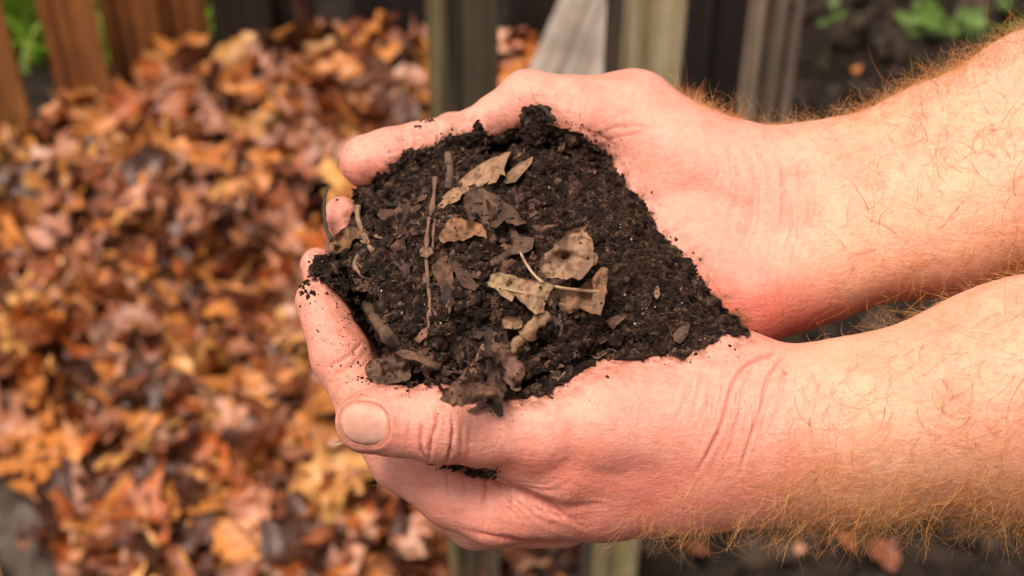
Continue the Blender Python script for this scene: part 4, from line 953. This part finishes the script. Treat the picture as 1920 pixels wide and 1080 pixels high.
PAL = [((.52, .19, .045), 'bright orange'), ((.60, .29, .09), 'yellow ochre'), ((.27, .085, .035), 'russet brown'), ((.075, .025, .013), 'dark brown'), ((.42, .17, .095), 'pinkish brown'), ((.56, .29, .19), 'pale tan'), ((.36, .09, .02), 'burnt orange')]
PW = [.18, .09, .23, .17, .16, .06, .11]
rl = np.random.RandomState(77)
def rot_from(tilt, az, spin):
    return np.array((Matrix.Rotation(az, 3, 'Z') @ Matrix.Rotation(tilt, 3, 'X') @ Matrix.Rotation(spin, 3, 'Z')))
KN = ['lobed oak leaf', 'oval leaf', 'broad lobed leaf']
LV = []; nleaf = 0; tries = 0; data = []
def vis_px(p):
    q = (p-np.array([0, 0, CAMZ])) @ CM; return q[0]/-q[2]*FPX+960, 540-q[1]/-q[2]*FPX
FLX, FLY = [-1.4, -.907, -.627, -.43, -.245, .05, .5], [1.75, 2.13, 2.33, 2.30, 2.29, 2.28, 2.28]
while len(data) < 2750:
    x = rl.uniform(-1.35, .42); y = rl.uniform(1.12, 2.75)
    if x > .1 and rl.rand() < (x-.1)/.3: continue
    if x < -.59-(y-1.275)*.9+.03*math.sin(y*37) and y < 1.52 and rl.rand() < .97: continue
    if x > -.02 and y < 1.9 and rl.rand() < .75: continue
    if x > .12 and y < 1.8: continue
    if y > np.interp(x, FLX, FLY)+.01: continue
    lay = rl.rand()
    kind = rl.choice(3, p=[.5, .25, .25]); size = rl.uniform(.055, .125)
    v, f = leaf_shape(rl, kind, size)
    M = rot_from(abs(rl.normal(0, .8)), rl.uniform(0, 6.28), rl.uniform(0, 6.28))
    c = np.array([x, y, float(pile_h(x, y))+.02+.06*lay+.02*rl.rand()])
    ci = rl.choice(7, p=PW)
    big = float(vnoise(np.array([[x, y, 0]]), 3.0, 9)[0])
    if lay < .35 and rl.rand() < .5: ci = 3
    if y > 2.0 and rl.rand() < .25: ci = rl.choice([0, 1, 5])
    data.append((c, v@M.T, f, ci, kind, lay, size))
# the ones that show largest become things of their own
def score(d):
    px, py = vis_px(d[0])
    if not (-20 < px < 860 and 20 < py < 1090): return -1
    if px > 560 and 200 < py < 1000: return -1
    return (d[5]+.2)*d[6]/np.linalg.norm(d[0]-np.array([0, 0, CAMZ]))
order = sorted(range(len(data)), key=lambda i: -score(data[i])); top = set(order[:300])
def leafcol(r, ci, n):
    b = np.array(PAL[ci][0])*r.uniform(.75, 1.2); return np.clip(b[None]*(1+.12*r.normal(size=(n, 1))), 0, 1)
BV, BF, BC = [], [], []; off = 0
ROWS = [(170, 'at the pile top'), (330, 'high on the pile'), (500, 'just above mid height'), (680, 'just below mid height'), (860, 'low on the pile'), (2000, 'at the pile foot')]
COLS = [(110, 'leftmost'), (230, 'on the left'), (350, 'midway across'), (470, 'right of middle'), (600, 'near the fingertips'), (3000, 'by dark post')]
names = {}; made = []
for i, (c, v, f, ci, kind, lay, size) in enumerate(data):
    cc = leafcol(rl, ci, len(v))
    if i in top:
        o = np_mesh('fallen_leaf', v, f, M_LEAF, cols=cc); o.location = c
        px, py = vis_px(c)
        row = next(w for lim, w in ROWS if py < lim); col_ = next(w for lim, w in COLS if px < lim)
        flat = (v[:, 2].max()-v[:, 2].min())/size
        shape_ = 'flat' if flat < .42 else ('tilted' if flat < .68 else 'upturned')
        lab = '%s %s %s %s, %s' % (shape_, PAL[ci][1], KN[kind], row, col_)
        names.setdefault(lab, []).append((px, py, o)); tag(o, lab, 'fallen leaf', 'fallen leaves on the pile')
    else: BV.append(v+c); BF.append(f+off); BC.append(cc); off += len(v)
for lab, L in names.items():
    if len(L) > 1:
        L.sort(key=lambda q: q[0]); w = {2: ['left', 'right'], 3: ['left', 'middle', 'right']}.get(len(L), ['first', 'second', 'third', 'fourth', 'fifth', 'sixth', 'seventh'])
        for q, wd in zip(L, w): q[2]['label'] = wd+' '+lab
ll = np_mesh('leaf_litter', np.concatenate(BV), np.concatenate(BF), M_LEAF, cols=np.concatenate(BC))
tag(ll, 'deep drift of orange and brown autumn leaves heaped against the fence', 'fallen leaves', kind='stuff')
# a few loose leaves on the bare soil at the right
for (px, py, ci, sz, word) in ((1645, 1055, 2, .075, 'large pinkish brown'), (1590, 1012, 2, .05, 'small reddish'), (1500, 1030, 5, .028, 'pale grey'), (1300, 1025, 2, .05, 'dull reddish'), (1290, 160, 0, .055, 'orange'), (1352, 165, 4, .06, 'pinkish tan'), (1600, 150, 0, .03, 'small orange')):
    g = ground_at(px, py, .03); g[2] = float(earth_h(np.array([g[0]]), np.array([g[1]]))[0])+.025
    v, f = leaf_shape(rl, 1, sz); M = rot_from(.25, rl.uniform(0, 6), rl.uniform(0, 6))
    o = np_mesh('fallen_leaf', v@M.T, f, M_LEAF, cols=leafcol(rl, ci, len(v))); o.location = g
    where = 'behind the wrists between post and slats' if py < 300 and px < 1500 else ('on soil behind the far arm' if py < 300 else 'on dark soil below the near forearm')
    tag(o, '%s fallen leaf lying alone %s' % (word, where), 'fallen leaf', 'loose leaves on bare soil')
# clods on the soil at right
N = 3600; cx = rl.uniform(-.1, 1.6, N); cy = rl.uniform(1.1, 3.4, N); k = (cx > .1) | (cy < 1.5); cx, cy = cx[k], cy[k]
cz = earth_h(cx, cy); rad = .004+.034*rl.rand(len(cx))**3.5
V, F = crumbs(np.stack([cx, cy, cz+rad*.4], 1), rad, 1, rl, .3)
cl = np_mesh('soil_clods', V, F, M_CLOD, smooth=False); tag(cl, 'loose dark clods of soil scattered behind and below the arms', 'soil clods', kind='stuff')

# timber: bevelled boxes with worn edges
def timber(name, w, d, h, mat, loc, rz=0, lean=(0, 0), seed=0, parent=None, bev=.003):
    bm = bmesh.new(); bmesh.ops.create_cube(bm, size=1)
    for v in bm.verts: v.co = Vector((v.co.x*w, v.co.y*d, (v.co.z+.5)*h))
    bmesh.ops.subdivide_edges(bm, edges=[e for e in bm.edges if abs((e.verts[0].co-e.verts[1].co).z) > h*.5], cuts=14, use_grid_fill=True)
    for v in bm.verts:
        n = mnoise.noise_vector(Vector((seed*3.7, seed, v.co.z*3)))*.004; v.co.x += n.x; v.co.y += n.y
    bmesh.ops.bevel(bm, geom=[e for e in bm.edges if e.calc_face_angle(0) > .8], offset=bev, segments=2, affect='EDGES')
    me = bpy.data.meshes.new(name); bm.to_mesh(me); bm.free(); me.materials.append(mat)
    for p in me.polygons: p.use_smooth = False
    o = bpy.data.objects.new(name, me); o.location = loc; o.rotation_euler = (lean[0], lean[1], rz); link(o, parent); return o
WGREY = mat_wood('weathered_timber', (.08, .058, .038), (.16, .12, .08), (.24, .185, .125), (.14, .12, .04), .15)
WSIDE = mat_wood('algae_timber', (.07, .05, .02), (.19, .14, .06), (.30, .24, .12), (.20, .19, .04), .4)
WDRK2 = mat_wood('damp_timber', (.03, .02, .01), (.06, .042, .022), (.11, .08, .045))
WMOSS = mat_wood('mossy_timber', (.36, .27, .15), (.60, .47, .30), (.74, .60, .43), (.40, .36, .10), .5)
WSLAT = mat_wood('pale_slat_timber', (.26, .19, .14), (.44, .33, .25), (.56, .44, .34))
WBRN = mat_wood('stained_timber', (.26, .09, .022), (.46, .18, .05), (.60, .27, .09))
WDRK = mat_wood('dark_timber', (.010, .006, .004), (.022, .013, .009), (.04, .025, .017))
WGRY2 = mat_wood('grey_plank', (.22, .18, .15), (.34, .28, .24), (.44, .37, .32), (.30, .30, .10), .15)
def at_dist(px, py, y):                                # point on the pixel ray at world y
    d = np.array([(px-960)/FPX, (540-py)/FPX, -1.0]) @ CM.T; t = y/d[1]
    return np.array([d[0]*t, y, CAMZ+d[2]*t])
# two posts of the compost bay
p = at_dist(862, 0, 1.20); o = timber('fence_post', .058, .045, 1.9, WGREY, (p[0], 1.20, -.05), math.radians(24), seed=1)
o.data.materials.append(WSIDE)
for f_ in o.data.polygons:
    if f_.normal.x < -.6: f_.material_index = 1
tag(o, 'dark grey weathered square post behind the far thumb, mossy left face', 'fence post', 'posts of the compost bay')
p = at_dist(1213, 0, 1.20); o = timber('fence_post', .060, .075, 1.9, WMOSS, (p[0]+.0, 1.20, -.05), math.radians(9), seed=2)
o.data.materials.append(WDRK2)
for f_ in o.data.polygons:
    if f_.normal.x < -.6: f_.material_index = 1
tag(o, 'pale green mossy post with a dark left face behind the far thumb joint', 'fence post', 'posts of the compost bay')
# leaning grey plank between the posts
A_ = ground_at(1028, 260, .30); B_ = ground_at(1172, -90, .36); dv = Vector(B_)-Vector(A_)
o = timber('leaning_plank', .15, .022, dv.length, WGRY2, tuple(A_), seed=3)
zx = dv.normalized(); yx = Vector((.25, 0, 1)).cross(zx).cross(zx).normalized(); xx_ = yx.cross(zx)
o.rotation_euler = Matrix((xx_, yx, zx)).transposed().to_euler()
tag(o, 'grey plank leaning between the dark post and mossy post', 'plank')
# three thin slats at the right
for k, (px0, w, lab) in enumerate(((1421, .023, 'leftmost and widest of three thin pale slats'), (1464, .018, 'middle one of three thin pale slats'), (1497, .0125, 'rightmost and thinnest of three thin pale slats'))):
    p = at_dist(px0+2, 0, 1.62+.03*k); o = timber('slat', w, .007, 1.9, WSLAT, (p[0], 1.62+.03*k, -.05), 0, seed=10+k, bev=.002)
    tag(o, lab+' behind the far wrist', 'slat', 'thin slats behind the wrist')
# stained boards at the upper left
BD = [(-18, 250, .125, WBRN, 'stained brown fence board at the far left edge'), (148, 205, .108, WBRN, 'stained brown fence board right of the widest green gap'), (248, 150, .112, WBRN, 'stained brown fence board, third from the left'),
      (345, 120, .10, WBRN, 'narrow darker brown board left of the black boards'), (455, 110, .12, WDRK, 'nearly black board behind the top of the pile, left one'), (545, 90, .10, WDRK, 'nearly black narrow board behind the top of the pile'),
      (726, 70, .15, WDRK, 'wide black board left of the dark grey post'), (1003, 95, .11, WDRK, 'black board between the dark post and the leaning plank')]
for k, (px, py, w, m, lab) in enumerate(BD):
    g = ground_at(px, py, .18 if k < 4 else .24); o = timber('fence_board', w*.9, .025, 1.3, m, (g[0], g[1]+.05, 0), math.radians(20 if k < 4 else 4), seed=20+k)
    tag(o, lab, 'fence board', 'boards of the fence behind the leaf pile')
# dark boarded bay wall behind slats
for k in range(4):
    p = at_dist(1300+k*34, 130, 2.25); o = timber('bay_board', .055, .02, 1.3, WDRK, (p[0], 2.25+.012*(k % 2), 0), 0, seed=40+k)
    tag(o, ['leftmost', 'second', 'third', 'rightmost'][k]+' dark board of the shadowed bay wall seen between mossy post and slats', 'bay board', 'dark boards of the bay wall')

# greenery
def blade_patch(name, n, x0, x1, y0, y1, h0, h1, z0, cols, label, seed):
    r = np.random.RandomState(seed); P = []; rad = []
    for _ in range(n):
        x, y = r.uniform(x0, x1), r.uniform(y0, y1); h = r.uniform(h0, h1); dx, dy = r.normal(0, .3*h, 2); t = np.linspace(0, 1, 6)
        P.append(np.stack([x+dx*t**2, y+dy*t**2, z0+h*t*(1-.2*t)], 1))
    P = np.array(P); T = np.array([1, .2, 0])*r.uniform(.004, .009, (n, 1)); a_ = r.uniform(0, 3.14, n); T = np.stack([np.cos(a_), np.sin(a_), a_*0], 1)*r.uniform(.004, .010, (n, 1))
    wv = np.array([.6, 1, 1, .85, .55, .08]); L = P-T[:, None]*wv[None, :, None]; Rr = P+T[:, None]*wv[None, :, None]
    V = np.stack([L, Rr], 2).reshape(-1, 3); b0 = np.arange(n)[:, None]*12+np.arange(5)[None]*2
    F = np.stack([b0, b0+1, b0+3, b0+2], -1).reshape(-1, 4); C = np.array(cols)[r.randint(len(cols), size=n)]*r.uniform(.7, 1.25, (n, 1))
    o = np_mesh(name, V, F, M_GREEN, cols=np.clip(np.repeat(C, 12, 0), 0, 1)); return tag(o, label, 'grass', kind='stuff')
GCOL = [(.18, .34, .015), (.24, .38, .03), (.13, .28, .01), (.34, .42, .10)]
blade_patch('grass', 5000, -2.4, -.62, 2.5, 3.6, .12, .34, 0, GCOL, 'bright green grass growing behind the brown fence boards', 1)
def plant(px, py, y, n, size, label, seed, zoff=0):
    r = np.random.RandomState(seed); base = at_dist(px, py, y); gz = float(earth_h(np.array([base[0]]), np.array([y]))[0]); base[2] = max(base[2], gz)
    root = empty('leafy_weed', (base[0], y, gz)); Vs, Fs, off = [], [], 0
    stem = []
    for k in range(n):
        v, f = leaf_shape(r, 1, size*r.uniform(.7, 1.2)); v[:, 0] += size*.5
        M = rot_from(r.uniform(-.6, .2), 0, 0); az = 2*math.pi*k/n+r.uniform(-.4, .4); M = np.array(Matrix.Rotation(az, 3, 'Z')) @ np.array(Matrix.Rotation(r.uniform(-.7, .1), 3, 'Y')) @ M
        hz = (base[2]-gz)+r.uniform(0, .04); Vs.append(v@M.T+np.array([0, 0, hz])); Fs.append(f+off); off += len(v)
        stem.append(np.stack([np.zeros(6), np.zeros(6), np.linspace(0, hz, 6)+.001*k], 1))
    C = np.array([.08, .14, .018])*r.uniform(.6, 1.2, (n, 1))
    o = np_mesh('leaf_rosette', np.concatenate(Vs), np.concatenate(Fs), M_GREEN, root, cols=np.repeat(C, 65, 0))
    V, F, per = tubes(stem[:2], np.full(2, .003), 5); np_mesh('stem', V, F, M_GREEN, root, cols=np.tile(np.array([.15, .2, .05]), (len(V), 1)))
    tag(root, label, 'weed', 'green weeds behind the far arm')
plant(1558, 45, 2.55, 4, 0.038, 'small green weed just right of the slats', 3)
plant(1725, 62, 2.5, 6, 0.053, 'broad leaved green weed above the far forearm', 4)
plant(1775, 75, 2.4, 5, .09, 'weed with one long drooping green leaf above the forearm', 5)
plant(1845, 85, 2.3, 6, .06, 'pale green weed touching the hairy forearm edge', 6)
plant(1890, 22, 2.7, 6, 0.060, 'green weed in the upper right corner', 7)
plant(1700, 5, 2.9, 5, 0.045, 'dim green weed at the top edge, farthest back', 8)
plant(600, 2, 2.95, 6, .05, 'small green weed on the crest of the leaf pile', 9)
